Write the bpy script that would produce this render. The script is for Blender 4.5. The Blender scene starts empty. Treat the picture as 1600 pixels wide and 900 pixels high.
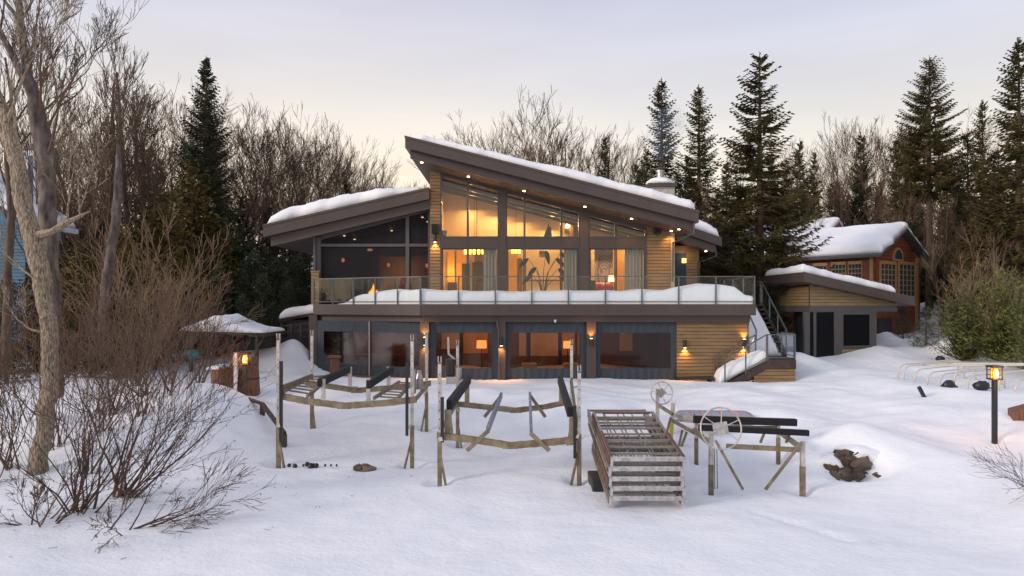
import bpy, math, random
import numpy as np
from mathutils import Vector, noise as mnoise
random.seed(7)
R = math.radians
F = 1067.0      # focal length of the photograph in its own pixels
EYE = 4.0       # lens height over the lake
HZ = 476.0      # horizon row
scene = bpy.context.scene
C = scene.collection

# ---------------------------------------------------------------- camera, sky, sun, exposure
cam = bpy.data.cameras.new('camera'); camo = bpy.data.objects.new('camera', cam); C.objects.link(camo)
camo.location = (0, 0, EYE); camo.rotation_euler = (R(90), 0, 0)
cam.sensor_width = 36.0; cam.lens = 36.0 * F / 1600.0
cam.shift_y = (HZ - 450.0) / 1600.0
cam.clip_start = 0.1; cam.clip_end = 3000
scene.camera = camo
SUN_EL, SUN_ROT = R(19), R(242)
w = bpy.data.worlds.new('World'); scene.world = w; w.use_nodes = True
nt = w.node_tree; nt.nodes.clear()
wo = nt.nodes.new('ShaderNodeOutputWorld'); bg = nt.nodes.new('ShaderNodeBackground')
sky = nt.nodes.new('ShaderNodeTexSky'); sky.sky_type = 'NISHITA'; sky.sun_disc = False
sky.sun_elevation = SUN_EL; sky.sun_rotation = SUN_ROT; sky.dust_density = 1.5
tc = nt.nodes.new('ShaderNodeTexCoord'); sep = nt.nodes.new('ShaderNodeSeparateXYZ')
ramp = nt.nodes.new('ShaderNodeValToRGB'); mixs = nt.nodes.new('ShaderNodeMix'); mixs.data_type = 'RGBA'
nt.links.new(tc.outputs['Generated'], sep.inputs[0]); nt.links.new(sep.outputs['Z'], ramp.inputs[0])
cr = ramp.color_ramp
cr.elements[0].position = 0.0; cr.elements[0].color = (6.6, 5.2, 3.6, 1)
cr.elements[1].position = 1.0; cr.elements[1].color = (3.6, 4.0, 5.3, 1)
for p, c in ((0.08, (6.6, 5.4, 3.9)), (0.15, (6.2, 5.4, 4.2)), (0.21, (5.6, 5.05, 4.4)), (0.28, (4.75, 4.55, 4.55)), (0.35, (4.05, 4.05, 4.55)), (0.43, (3.35, 3.45, 4.35)), (0.65, (4.5, 4.5, 5.3))):
    e = cr.elements.new(p); e.color = (*c, 1)
mixs.inputs[0].default_value = 0.88
# thin high cloud streaks, barely there
cn = nt.nodes.new('ShaderNodeTexNoise'); cmap = nt.nodes.new('ShaderNodeMapping'); cmap.inputs['Scale'].default_value = (1.2, 1.2, 7.0)
nt.links.new(tc.outputs['Generated'], cmap.inputs[0]); nt.links.new(cmap.outputs[0], cn.inputs['Vector'])
cn.inputs['Scale'].default_value = 1.6; cn.inputs['Detail'].default_value = 4
cmr = nt.nodes.new('ShaderNodeMapRange'); cmr.inputs['From Min'].default_value = .35; cmr.inputs['From Max'].default_value = .75
cmr.inputs['To Min'].default_value = .95; cmr.inputs['To Max'].default_value = 1.08
nt.links.new(cn.outputs['Fac'], cmr.inputs['Value'])
cmul = nt.nodes.new('ShaderNodeVectorMath'); cmul.operation = 'SCALE'
gv = nt.nodes.new('ShaderNodeVectorMath'); gv.operation = 'DOT_PRODUCT'; gv.inputs[1].default_value = Vector((-.22, .96, .10)).normalized()
nv_ = nt.nodes.new('ShaderNodeVectorMath'); nv_.operation = 'NORMALIZE'; nt.links.new(tc.outputs['Generated'], nv_.inputs[0]); nt.links.new(nv_.outputs[0], gv.inputs[0])
gp_ = nt.nodes.new('ShaderNodeMath'); gp_.operation = 'POWER'; gp_.inputs[1].default_value = 14; gp_.use_clamp = True; nt.links.new(gv.outputs['Value'], gp_.inputs[0])
ga = nt.nodes.new('ShaderNodeMix'); ga.data_type = 'RGBA'; ga.blend_type = 'ADD'; ga.inputs['B'].default_value = (.8, .5, .1, 1); nt.links.new(gp_.outputs[0], ga.inputs[0]); nt.links.new(ramp.outputs[0], ga.inputs['A'])
nt.links.new(sky.outputs[0], mixs.inputs['A']); nt.links.new(ga.outputs['Result'], mixs.inputs['B'])
nt.links.new(mixs.outputs['Result'], cmul.inputs[0]); nt.links.new(cmr.outputs[0], cmul.inputs['Scale'])
nt.links.new(cmul.outputs[0], bg.inputs['Color']); nt.links.new(bg.outputs[0], wo.inputs[0])
bg.inputs['Strength'].default_value = 0.13
sd = bpy.data.lights.new('sun', 'SUN'); so = bpy.data.objects.new('sun', sd); C.objects.link(so)
sd.energy = 1.4; sd.angle = R(14); sd.color = (1.0, 0.86, 0.74)
# low light from behind the camera's left shoulder
_d = Vector((math.sin(SUN_ROT) * math.cos(SUN_EL), math.cos(SUN_ROT) * math.cos(SUN_EL), math.sin(SUN_EL)))
so.rotation_euler = _d.to_track_quat('Z', 'Y').to_euler()
vs = scene.view_settings; vs.view_transform = 'Standard'; vs.look = 'None'; vs.gamma = 1; vs.use_curve_mapping = False
vs.exposure = 0.46
scene.cycles.max_bounces = 8; scene.cycles.transparent_max_bounces = 24
scene.cycles.use_denoising = True
scene.cycles.sample_clamp_indirect = 4.0
scene.cycles.caustics_reflective = False; scene.cycles.caustics_refractive = False

def xx(px, Y): return (px - 800.0) / F * Y
def zz(py, Y): return EYE - (py - HZ) / F * Y
def P(px, py, Y): return Vector((xx(px, Y), Y, zz(py, Y)))
def onwall(px, A, B):
    """where the line of sight through column px meets the vertical plane through A and B (plan points)"""
    k = (px - 800.0) / F
    ax, ay = A; bx, by = B
    t = (k * ay - ax) / ((bx - ax) - k * (by - ay))
    return (ax + t * (bx - ax), ay + t * (by - ay))

# ---------------------------------------------------------------- materials
MATS = {}
def new_mat(name):
    m = bpy.data.materials.new(name); m.use_nodes = True; MATS[name] = m
    return m, m.node_tree, m.node_tree.nodes['Principled BSDF']
def mat(name, col, rough=0.6, metal=0.0, var=0.15, scale=4.0, bump=0.0, bscale=30.0, emis=None, estr=0.0, stretch=None, col2=None, spec=None):
    m, t, b = new_mat(name)
    N = t.nodes.new; Lk = t.links.new
    co = N('ShaderNodeTexCoord'); mp = N('ShaderNodeMapping'); Lk(co.outputs['Object'], mp.inputs[0])
    if stretch: mp.inputs['Scale'].default_value = stretch
    n = N('ShaderNodeTexNoise'); n.inputs['Scale'].default_value = scale; n.inputs['Detail'].default_value = 5
    Lk(mp.outputs[0], n.inputs['Vector'])
    r = N('ShaderNodeValToRGB'); Lk(n.outputs['Fac'], r.inputs[0])
    c2 = col2 or tuple(min(1, c * (1 + var)) for c in col); c1 = tuple(c * (1 - var) for c in col)
    r.color_ramp.elements[0].position = .32; r.color_ramp.elements[0].color = (*c1, 1)
    r.color_ramp.elements[1].position = .68; r.color_ramp.elements[1].color = (*c2, 1)
    Lk(r.outputs[0], b.inputs['Base Color'])
    b.inputs['Roughness'].default_value = rough; b.inputs['Metallic'].default_value = metal
    if spec is not None: b.inputs['Specular IOR Level'].default_value = spec
    if bump:
        n2 = N('ShaderNodeTexNoise'); n2.inputs['Scale'].default_value = bscale; n2.inputs['Detail'].default_value = 6
        Lk(mp.outputs[0], n2.inputs['Vector'])
        bp = N('ShaderNodeBump'); bp.inputs['Strength'].default_value = bump; bp.inputs['Distance'].default_value = 0.05
        Lk(n2.outputs['Fac'], bp.inputs['Height']); Lk(bp.outputs[0], b.inputs['Normal'])
    if emis:
        b.inputs['Emission Color'].default_value = (*emis, 1); b.inputs['Emission Strength'].default_value = estr
    return m
def glass_mat(name, tint, gloss=(0.04, 0.5), rough=0.02, body=None, bodyf=0.0, gcol=(1,1,1)):
    m = bpy.data.materials.new(name); m.use_nodes = True; t = m.node_tree; t.nodes.clear(); MATS[name] = m
    N = t.nodes.new; Lk = t.links.new
    o = N('ShaderNodeOutputMaterial'); tr = N('ShaderNodeBsdfTransparent'); tr.inputs[0].default_value = (*tint, 1)
    g = N('ShaderNodeBsdfGlossy'); g.inputs['Roughness'].default_value = rough; g.inputs[0].default_value = (*gcol, 1)
    lw = N('ShaderNodeLayerWeight'); lw.inputs[0].default_value = 0.4
    mr = N('ShaderNodeMapRange'); mr.inputs['To Min'].default_value = gloss[0]; mr.inputs['To Max'].default_value = gloss[1]
    Lk(lw.outputs['Facing'], mr.inputs['Value'])
    mx = N('ShaderNodeMixShader'); Lk(mr.outputs[0], mx.inputs[0]); Lk(tr.outputs[0], mx.inputs[1]); Lk(g.outputs[0], mx.inputs[2])
    last = mx
    if body:
        df = N('ShaderNodeBsdfDiffuse'); df.inputs[0].default_value = (*body, 1)
        m2 = N('ShaderNodeMixShader'); m2.inputs[0].default_value = bodyf
        Lk(mx.outputs[0], m2.inputs[1]); Lk(df.outputs[0], m2.inputs[2]); last = m2
    Lk(last.outputs[0], o.inputs[0])
    return m
def snow_mat(name, b1=0.35, lake=False):
    m, t, b = new_mat(name); N = t.nodes.new; Lk = t.links.new
    co = N('ShaderNodeTexCoord')
    n = N('ShaderNodeTexNoise'); n.inputs['Scale'].default_value = .8; n.inputs['Detail'].default_value = 6; Lk(co.outputs['Object'], n.inputs['Vector'])
    r = N('ShaderNodeValToRGB'); Lk(n.outputs['Fac'], r.inputs[0])
    r.color_ramp.elements[0].position = .3; r.color_ramp.elements[0].color = (.79, .81, .84, 1)
    r.color_ramp.elements[1].position = .7; r.color_ramp.elements[1].color = (.87, .88, .89, 1)
    Lk(r.outputs[0], b.inputs['Base Color']); b.inputs['Roughness'].default_value = .7
    b.inputs['Specular IOR Level'].default_value = .25
    n2 = N('ShaderNodeTexNoise'); n2.inputs['Scale'].default_value = 14; n2.inputs['Detail'].default_value = 9; n2.inputs['Roughness'].default_value = .6
    mp = N('ShaderNodeMapping'); mp.inputs['Scale'].default_value = (.8, 1, 1); Lk(co.outputs['Object'], mp.inputs[0]); Lk(mp.outputs[0], n2.inputs['Vector'])
    bp = N('ShaderNodeBump'); bp.inputs['Strength'].default_value = b1; bp.inputs['Distance'].default_value = .07
    Lk(n2.outputs['Fac'], bp.inputs['Height'])
    n3 = N('ShaderNodeTexNoise'); n3.inputs['Scale'].default_value = 1.3; n3.inputs['Detail'].default_value = 4; Lk(mp.outputs[0], n3.inputs['Vector'])
    bp2 = N('ShaderNodeBump'); bp2.inputs['Strength'].default_value = .3; bp2.inputs['Distance'].default_value = .25
    Lk(n3.outputs['Fac'], bp2.inputs['Height']); Lk(bp.outputs[0], bp2.inputs['Normal']); Lk(bp2.outputs[0], b.inputs['Normal'])
    return m
def foliage_mat(name, c1, c2, c3=None):
    m, t, b = new_mat(name); N = t.nodes.new; Lk = t.links.new
    co = N('ShaderNodeTexCoord'); oi = N('ShaderNodeObjectInfo')
    n = N('ShaderNodeTexNoise'); n.inputs['Scale'].default_value = 1.1; n.inputs['Detail'].default_value = 5; Lk(co.outputs['Object'], n.inputs['Vector'])
    r = N('ShaderNodeValToRGB'); Lk(n.outputs['Fac'], r.inputs[0])
    r.color_ramp.elements[0].position = .36; r.color_ramp.elements[0].color = (*c1, 1)
    r.color_ramp.elements[1].position = .66; r.color_ramp.elements[1].color = (*c2, 1)
    hs = N('ShaderNodeHueSaturation'); Lk(r.outputs[0], hs.inputs['Color'])
    mr = N('ShaderNodeMapRange'); mr.inputs['To Min'].default_value = .75; mr.inputs['To Max'].default_value = 1.3; Lk(oi.outputs['Random'], mr.inputs['Value']); Lk(mr.outputs[0], hs.inputs['Value'])
    Lk(hs.outputs[0], b.inputs['Base Color']); b.inputs['Roughness'].default_value = .7; b.inputs['Specular IOR Level'].default_value = .15
    return m
def _vary(m):
    t = m.node_tree; b = t.nodes['Principled BSDF']; l = b.inputs['Base Color'].links[0]; s_ = l.from_socket; oi = t.nodes.new('ShaderNodeObjectInfo'); hs = t.nodes.new('ShaderNodeHueSaturation'); mr = t.nodes.new('ShaderNodeMapRange'); mr.inputs['To Min'].default_value = .65; mr.inputs['To Max'].default_value = 1.45
    t.links.new(oi.outputs['Random'], mr.inputs['Value']); t.links.new(mr.outputs[0], hs.inputs['Value']); t.links.new(s_, hs.inputs['Color']); t.links.new(hs.outputs[0], b.inputs['Base Color'])
    return m
def siding_mat(name, c1, c2, pitch=.13, groove=.45):
    """painted wood lap boards: tone changes from board to board, fine grain along the board"""
    m, t, b = new_mat(name); N = t.nodes.new; Lk = t.links.new
    geo = N('ShaderNodeNewGeometry'); s = N('ShaderNodeSeparateXYZ'); Lk(geo.outputs['Position'], s.inputs[0])
    dv = N('ShaderNodeMath'); dv.operation = 'DIVIDE'; Lk(s.outputs['Z'], dv.inputs[0]); dv.inputs[1].default_value = pitch
    fl = N('ShaderNodeMath'); fl.operation = 'FLOOR'; Lk(dv.outputs[0], fl.inputs[0])
    sx = N('ShaderNodeMath'); sx.operation = 'MULTIPLY'; sx.inputs[1].default_value = .35; Lk(s.outputs['X'], sx.inputs[0])
    cb = N('ShaderNodeCombineXYZ'); Lk(sx.outputs[0], cb.inputs[0]); Lk(fl.outputs[0], cb.inputs[2]); Lk(s.outputs['Y'], cb.inputs[1])
    n = N('ShaderNodeTexNoise'); n.inputs['Scale'].default_value = 3.1; n.inputs['Detail'].default_value = 3; Lk(cb.outputs[0], n.inputs['Vector'])
    r = N('ShaderNodeValToRGB'); Lk(n.outputs['Fac'], r.inputs[0])
    r.color_ramp.elements[0].position = .35; r.color_ramp.elements[0].color = (*c1, 1)
    r.color_ramp.elements[1].position = .65; r.color_ramp.elements[1].color = (*c2, 1)
    Lk(r.outputs[0], b.inputs['Base Color']); b.inputs['Roughness'].default_value = .55
    g = N('ShaderNodeTexNoise'); g.inputs['Scale'].default_value = 40; mp = N('ShaderNodeMapping'); mp.inputs['Scale'].default_value = (.05, .05, 1)
    Lk(geo.outputs['Position'], mp.inputs[0]); Lk(mp.outputs[0], g.inputs['Vector'])
    bp = N('ShaderNodeBump'); bp.inputs['Strength'].default_value = .25; bp.inputs['Distance'].default_value = .01; Lk(g.outputs['Fac'], bp.inputs['Height']); Lk(bp.outputs[0], b.inputs['Normal'])
    return m

M_SNOW = snow_mat('snow', .3); M_CAP = snow_mat('snow_cap', .2)
M_FASCIA = mat('fascia', (.062, .046, .041), .45, var=.07, scale=1.5, stretch=(1, 1, .3))
M_SOFFIT = mat('soffit', (.10, .062, .042), .6, var=.2, scale=6, stretch=(1, .1, 1))
M_FRAME = mat('window_frame', (.05, .052, .062), .4, var=.06)
M_GREY = mat('grey_trim', (.078, .074, .076), .5, var=.08)
M_SIDE = siding_mat('tan_siding', (.185, .115, .052), (.25, .16, .075))
M_SIDE2 = siding_mat('pale_siding', (.22, .15, .078), (.28, .195, .105))
M_RED = siding_mat('red_logs', (.19, .050, .022), (.27, .078, .034), .2)
M_TRIMW = mat('tan_trim', (.42, .25, .11), .5, var=.2, scale=8)
M_GLASS = glass_mat('clear_glass', (.93, .93, .93), (.025, .4))
M_RAILG = glass_mat('rail_glass', (.97, .985, .99), (.006, .10), body=(.5, .6, .65), bodyf=.008)
M_VINYL = glass_mat('clear_vinyl', (.60, .54, .50), (.022, .35), .08)
M_SCREEN = glass_mat('insect_screen', (.50, .50, .52), (.0, .02), .3, body=(.05, .05, .056), bodyf=.42)
M_BLACKSCR = glass_mat('black_screen', (.2, .2, .21), (.02, .1), .3, body=(.012, .012, .014), bodyf=.7)
M_RAIL = mat('rail_metal', (.12, .13, .14), .35, .6, var=.05)
M_CURT = mat('canvas_curtain', (.034, .045, .062), .7, var=.12, scale=3, stretch=(6, 6, .5), bump=.25, bscale=5)
M_CREAM = mat('interior_cream', (.66, .54, .41), .8, var=.03)
M_ORANGE = mat('interior_orange', (.62, .36, .12), .8, var=.05)
M_CEIL = mat('interior_ceiling', (.13, .135, .155), .5, var=.05)
M_BROWNW = mat('interior_wood', (.17, .085, .045), .5, var=.4, scale=5, stretch=(6, 1, .4))
M_DARK = mat('interior_dark', (.025, .024, .026), .5)
M_FLOOR = mat('interior_floor', (.22, .12, .06), .35, var=.2, stretch=(1, 8, 1))
M_BLIND = mat('sheer_curtain', (.34, .33, .31), .85, var=.12, scale=12, stretch=(1, 1, .02))
M_BLACK = mat('black_plastic', (.014, .014, .016), .45, var=.2)
M_CARPET = mat('black_carpet', (.012, .013, .015), .95, var=.5, scale=30)
M_ALU = mat('aluminium', (.30, .27, .25), .45, .5, var=.14, scale=9, bump=.05)
M_ALUW = mat('galvanised_tube', (.50, .47, .44), .5, .5, var=.3, scale=7, stretch=(1, 1, .5))
M_ALUB = mat('weathered_beam', (.20, .155, .095), .6, .2, var=.3, scale=5, col2=(.29, .235, .155))
M_BLUEB = mat('blue_grey_bunk', (.16, .20, .27), .5, var=.2)
M_ALUEND = mat('bright_aluminium', (.44, .43, .43), .5, .4, var=.3, scale=9)
M_RUST = mat('brown_edging', (.115, .05, .032), .6, var=.4, scale=9)
M_DKW = mat('dark_wood', (.05, .030, .022), .7, var=.4, scale=6, bump=.2)
M_STAVE = mat('stave_wood', (.17, .075, .04), .7, var=.5, scale=9, stretch=(5, 5, .3), bump=.3)
M_STONE = mat('stone', (.07, .058, .05), .85, var=.6, scale=2.5, bump=.6, bscale=9, col2=(.15, .11, .075))
_vary(M_STONE)
M_CHIM = mat('chimney_stone', (.42, .37, .31), .8, var=.2, scale=5, bump=.3)
M_STEEL = mat('flue_steel', (.42, .41, .40), .4, .8, var=.1)
M_BLUE = siding_mat('blue_siding', (.015, .075, .14), (.03, .125, .20), .15)
M_WHITE = mat('white_paint', (.66, .70, .78), .5, var=.05)
M_TEAL = mat('teal_plastic', (.02, .28, .33), .4)
M_YELLOW = mat('yellow_tape', (.55, .45, .03), .5)
M_REDF = mat('red_fabric', (.45, .02, .03), .8)
M_NAVY = mat('dark_blue_fabric', (.02, .05, .08), .8)
M_BARKL = mat('pale_bark', (.23, .18, .14), .95, var=.7, scale=26, stretch=(1.4, 1.4, .3), bump=1.0, bscale=14, col2=(.42, .33, .23))
M_BARKG = mat('grey_bark', (.11, .088, .075), .9, var=.6, scale=6, stretch=(1, 1, .4), bump=.8, bscale=10)
M_BARK = mat('brown_bark', (.10, .068, .048), .9, var=.35, scale=3)
M_TWIG = mat('brown_twigs', (.105, .066, .042), .9, var=.35, scale=1)
_vary(M_TWIG)
M_TWIGT = mat('tan_twigs', (.20, .135, .08), .9, var=.3, scale=1)
M_TWIGR = mat('red_twigs', (.095, .055, .040), .85, var=.45, scale=1.5)
_vary(M_TWIGR)
M_PINE = foliage_mat('spruce_needles', (.05, .054, .02), (.18, .14, .055))
M_BLUEP = foliage_mat('blue_green_needles', (.03, .045, .028), (.095, .105, .052))
M_CEDAR = foliage_mat('cedar_leaves', (.05, .042, .012), (.14, .095, .028))
M_YPINE = foliage_mat('pine_needles', (.10, .125, .035), (.26, .27, .08))
M_LEAF = mat('houseplant_leaf', (.02, .05, .035), .5)
def emit(name, col, s): return mat(name, col, .5, emis=col, estr=s)
E_BULB = emit('warm_bulb', (1.0, .72, .38), 9)
E_SHADE = emit('lit_lamp_shade', (1.0, .42, .12), 2.2)
E_SHADE2 = emit('lit_white_shade', (1.0, .66, .24), 3.2)
E_YELL = emit('lit_chandelier_shade', (1.0, .55, .06), 4.5)
E_LAMP = emit('lantern_flame', (1.0, .30, .03), 3.2)
E_CORE = emit('lantern_core', (1.0, .6, .18), 10)
E_FIRE = emit('fire', (1.0, .33, .03), 16)
M_LANTG = glass_mat('amber_glass', (.95, .75, .45), (.05, .4))
M_PAINT = mat('canvas_print', (.24, .21, .23), .8, var=.3, scale=1.5, col2=(.33, .28, .28))
M_INK = mat('print_ink', (.09, .08, .10), .8)

# ---------------------------------------------------------------- mesh helpers
W = {}
class MB:
    def __init__(s): s.v = []; s.f = []; s.mi = []; s.m = 0
    def face(s, *idx): s.f.append(tuple(idx)); s.mi.append(s.m)
    def quad(s, a, b, c, d):
        n = len(s.v); s.v += [tuple(a), tuple(b), tuple(c), tuple(d)]; s.face(n, n+1, n+2, n+3)
    def tri(s, a, b, c):
        n = len(s.v); s.v += [tuple(a), tuple(b), tuple(c)]; s.face(n, n+1, n+2)
    def box(s, x0, x1, y0, y1, z0, z1):
        x0, x1 = sorted((x0, x1)); y0, y1 = sorted((y0, y1)); z0, z1 = sorted((z0, z1))
        s.prism([(x0, y0), (x1, y0), (x1, y1), (x0, y1)], z0, z1); return s
    def prism(s, poly, z0, z1):
        """plan polygon (counter-clockwise) between heights; z0/z1 numbers or functions of (x, y)"""
        f0 = z0 if callable(z0) else (lambda x, y: z0); f1 = z1 if callable(z1) else (lambda x, y: z1)
        n = len(s.v); k = len(poly)
        s.v += [(x, y, f0(x, y)) for x, y in poly] + [(x, y, f1(x, y)) for x, y in poly]
        s.face(*[n + i for i in reversed(range(k))]); s.face(*[n + k + i for i in range(k)])
        for i in range(k): j = (i + 1) % k; s.face(n + i, n + j, n + k + j, n + k + i)
        return s
    def xprism(s, poly, y0, y1):
        """elevation polygon in (x, z), extruded from y0 to y1"""
        n = len(s.v); k = len(poly)
        s.v += [(x, y0, z) for x, z in poly] + [(x, y1, z) for x, z in poly]
        s.face(*[n + i for i in range(k)]); s.face(*[n + k + i for i in reversed(range(k))])
        for i in range(k): j = (i + 1) % k; s.face(n + j, n + i, n + k + i, n + k + j)
        return s
    def bar(s, a, b, w_, h_, up=(0, 0, 1)):
        a = Vector(a); b = Vector(b); d = (b - a).normalized(); u = Vector(up)
        if abs(d.dot(u)) > .98: u = Vector((0, 1, 0))
        sx = d.cross(u).normalized() * (w_ / 2); sz = sx.cross(d).normalized() * (h_ / 2)
        n = len(s.v)
        for p in (a, b):
            for q in (-sx - sz, sx - sz, sx + sz, -sx + sz): s.v.append(tuple(p + q))
        s.face(n, n+1, n+2, n+3); s.face(n+7, n+6, n+5, n+4)
        for i in range(4): j = (i + 1) % 4; s.face(n + j, n + i, n + 4 + i, n + 4 + j)
        return s
    def tube(s, pts, rad, k=8, cap=True):
        pts = [Vector(p) for p in pts]
        if not hasattr(rad, '__len__'): rad = [rad] * len(pts)
        n0 = len(s.v); up = Vector((.13, .31, .94))
        for i, p in enumerate(pts):
            d = (pts[min(i + 1, len(pts) - 1)] - pts[max(i - 1, 0)])
            if d.length < 1e-9: d = Vector((0, 0, 1))
            d.normalize()
            if abs(d.dot(up)) > .985: up = Vector((.9, .3, .1)).normalized()
            a = d.cross(up).normalized(); b = d.cross(a)
            for j in range(k):
                t = 2 * math.pi * j / k
                s.v.append(tuple(p + a * (math.cos(t) * rad[i]) + b * (math.sin(t) * rad[i])))
        for i in range(len(pts) - 1):
            for j in range(k):
                q = n0 + i * k; s.face(q + j, q + (j + 1) % k, q + k + (j + 1) % k, q + k + j)
        if cap:
            s.face(*[n0 + j for j in reversed(range(k))]); q = n0 + (len(pts) - 1) * k; s.face(*[q + j for j in range(k)])
        return s
    def lathe(s, c, prof, k=16):
        n0 = len(s.v); c = Vector(c)
        for r_, z_ in prof:
            for j in range(k):
                t = 2 * math.pi * j / k; s.v.append((c.x + r_ * math.cos(t), c.y + r_ * math.sin(t), c.z + z_))
        for i in range(len(prof) - 1):
            for j in range(k): q = n0 + i * k; s.face(q + j, q + (j + 1) % k, q + k + (j + 1) % k, q + k + j)
        s.face(*[n0 + j for j in reversed(range(k))]); q = n0 + (len(prof) - 1) * k; s.face(*[q + j for j in range(k)])
        return s
    def torus(s, c, ax, R_, r_, k=28, j_=6):
        c = Vector(c); ax = Vector(ax).normalized(); a = ax.orthogonal().normalized(); b = ax.cross(a)
        n0 = len(s.v)
        for i in range(k):
            t = 2 * math.pi * i / k; rd = a * math.cos(t) + b * math.sin(t)
            for j in range(j_):
                u = 2 * math.pi * j / j_; s.v.append(tuple(c + rd * (R_ + r_ * math.cos(u)) + ax * (r_ * math.sin(u))))
        for i in range(k):
            for j in range(j_):
                i2 = (i + 1) % k; j2 = (j + 1) % j_; s.face(n0 + i * j_ + j, n0 + i2 * j_ + j, n0 + i2 * j_ + j2, n0 + i * j_ + j2)
        return s
    def blob(s, c, rx, ry, rz, seed=0, amp=.25, k=12, freq=1.3):
        c = Vector(c); n0 = len(s.v); m = k // 2
        for i in range(m + 1):
            ph = math.pi * i / m
            for j in range(k):
                t = 2 * math.pi * j / k; d = Vector((math.sin(ph) * math.cos(t), math.sin(ph) * math.sin(t), math.cos(ph)))
                q = 1 + amp * mnoise.noise(d * freq + Vector((seed * 3.1, seed, 7)))
                s.v.append((c.x + d.x * rx * q, c.y + d.y * ry * q, c.z + d.z * rz * q))
        for i in range(m):
            for j in range(k): q = n0 + i * k; s.face(q + j, q + (j + 1) % k, q + k + (j + 1) % k, q + k + j)
        return s
    def build(s, name, mats, parent=None, smooth=False, bevel=0):
        me = bpy.data.meshes.new(name); off = W.get(parent.name, Vector((0, 0, 0))) if parent else Vector((0, 0, 0))
        me.from_pydata([(a - off.x, b - off.y, c - off.z) for a, b, c in s.v] if parent and off.length else s.v, [], s.f)
        if not isinstance(mats, (list, tuple)): mats = [mats]
        for m in mats: me.materials.append(m)
        if len(mats) > 1: me.polygons.foreach_set('material_index', s.mi)
        if smooth: me.polygons.foreach_set('use_smooth', [True] * len(s.f))
        me.update()
        o = bpy.data.objects.new(name, me); C.objects.link(o)
        if parent: o.parent = parent; W[o.name] = off
        if bevel:
            bv = o.modifiers.new('bevel', 'BEVEL'); bv.width = bevel; bv.segments = 2; bv.limit_method = 'ANGLE'
        return o
def tag(o, label=None, cat=None, group=None, kind=None):
    if label: o['label'] = label
    if cat: o['category'] = cat
    if group: o['group'] = group
    if kind: o['kind'] = kind
    return o
def thing(name, loc, label, cat, group=None, kind=None):
    o = bpy.data.objects.new(name, None); C.objects.link(o); o.location = loc; o.empty_display_size = .2
    W[o.name] = Vector(loc); return tag(o, label, cat, group, kind)
CH = {}
def kids(o):
    return [c for c in C.objects if c.parent == o]
def copy_tree(o, loc, rz=0, sc=(1, 1, 1)):
    r = o.copy(); C.objects.link(r); r.location = loc; r.rotation_euler = (0, 0, rz); r.scale = sc
    for ch in CH.setdefault(o.name, kids(o)):
        c = ch.copy(); C.objects.link(c); c.parent = r
        for g in CH.setdefault(ch.name, kids(ch)):
            d = g.copy(); C.objects.link(d); d.parent = c
    return r
def light(kind, loc, energy, col=(1, .62, .3), size=.1, rot=None, parent=None, spot=None, sx=None):
    l = bpy.data.lights.new('warm_light', kind); o = bpy.data.objects.new('warm_light', l); C.objects.link(o)
    l.energy = energy; l.color = col
    if kind == 'AREA':
        l.size = size
        if sx: l.shape = 'RECTANGLE'; l.size = sx; l.size_y = size
    else: l.shadow_soft_size = size
    if spot: l.spot_size = R(spot); l.spot_blend = .8
    o.location = loc
    if rot: o.rotation_euler = rot
    return o

# ---------------------------------------------------------------- terrain
_by = [-400, 14, 17, 25, 32, 45, 70, 160, 320, 1500]; _bz = [0, 0, .15, 1.04, 1.6, 2.5, 4.6, 14, 30, 34]
def base_h(x, y): return np.interp(y, _by, _bz)
_ctl = []   # (X, Y, Z)
def ctl(px, py, Y): _ctl.append((xx(px, Y), Y, zz(py, Y)))
for c in [(400,740,16),(250,832,12.1),(50,870,10.8),(100,775,14),(60,735,16),(200,648,19.5),(300,603,22),(350,604,22),(240,612,22),(300,680,18),
          (370,690,18),(400,705,17.6),(100,690,17.5),(20,690,17.5),(430,640,23),(388,634,22.5),(437,726,17.1),(488,664,20.2),(643,726,17.1),(666,668,20.2),
          (550,660,20),(687,753,15.2),(711,690,19.3),(886,690,19.3),(800,660,20.5),(560,600,25.5),(700,600,25.5),(900,600,25.5),(1050,602,25.5),
          (950,640,21.5),(1120,600,25.5),(1050,640,22),(1180,640,21),(1250,560,29.5),(1370,545,31),(1300,600,25),(1290,645,21),(1200,600,26),
          (1330,690,18.2),(1290,770,14.6),(1380,763,14.6),(1420,668,19),(1420,600,25),(1520,575,27),(1500,728,15.3),(1500,795,13.4),(1590,757,13.8),(1590,845,11.6),
          (1555,690,18.2),(1405,593,25),(1586,620,22),(1560,640,20.5),(1480,640,20.5),(1110,765,14.7),(1254,768,14.7),(1216,722,17),(1088,720,17),(1700,690,17),(1700,760,13),(1640,620,22),
          (1450,545,32),(1340,520,38),(1460,466,45),(1540,500,38),(1500,560,30),(1620,560,28)]:
    ctl(*c)
for x, y, z in [(-9.6,30.5,1.7),(-11.5,29,1.7),(-10.6,27,1.25),(-8.8,28.6,1.15),(-7.5,28.2,1.04),(-6,27.3,1.03),(-8.2,27,1.05),(-13,26,1.2),(-16,24,1.35),(-22,26,1.8),(-27,22,1.6),(-27,15,.9),(-20,15,.55),(-25,10,.2),(0,12,0),(5,12,0),(-6,12,0),(0,8,0),(6,8,0),(-6,8,0),
                (0,28,1.02),(-5,28,1.02),(5,28,1.02),(9,28,1.0),(0,33,1.02),(8,32,1.1),(-7,33,1.1),(2.6,17.3,.36),(2.6,15,.05),(2.6,13.3,-.02),(1,17.5,.25),(5,18.5,.42)]:
    _ctl.append((x, y, z))
_ctl += [(xx(1340,17.0),17.0,zz(700,17.0)),(xx(1385,17.2),17.2,zz(702,17.2))]
_cp = np.array(_ctl); RAD = 6.5
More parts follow.
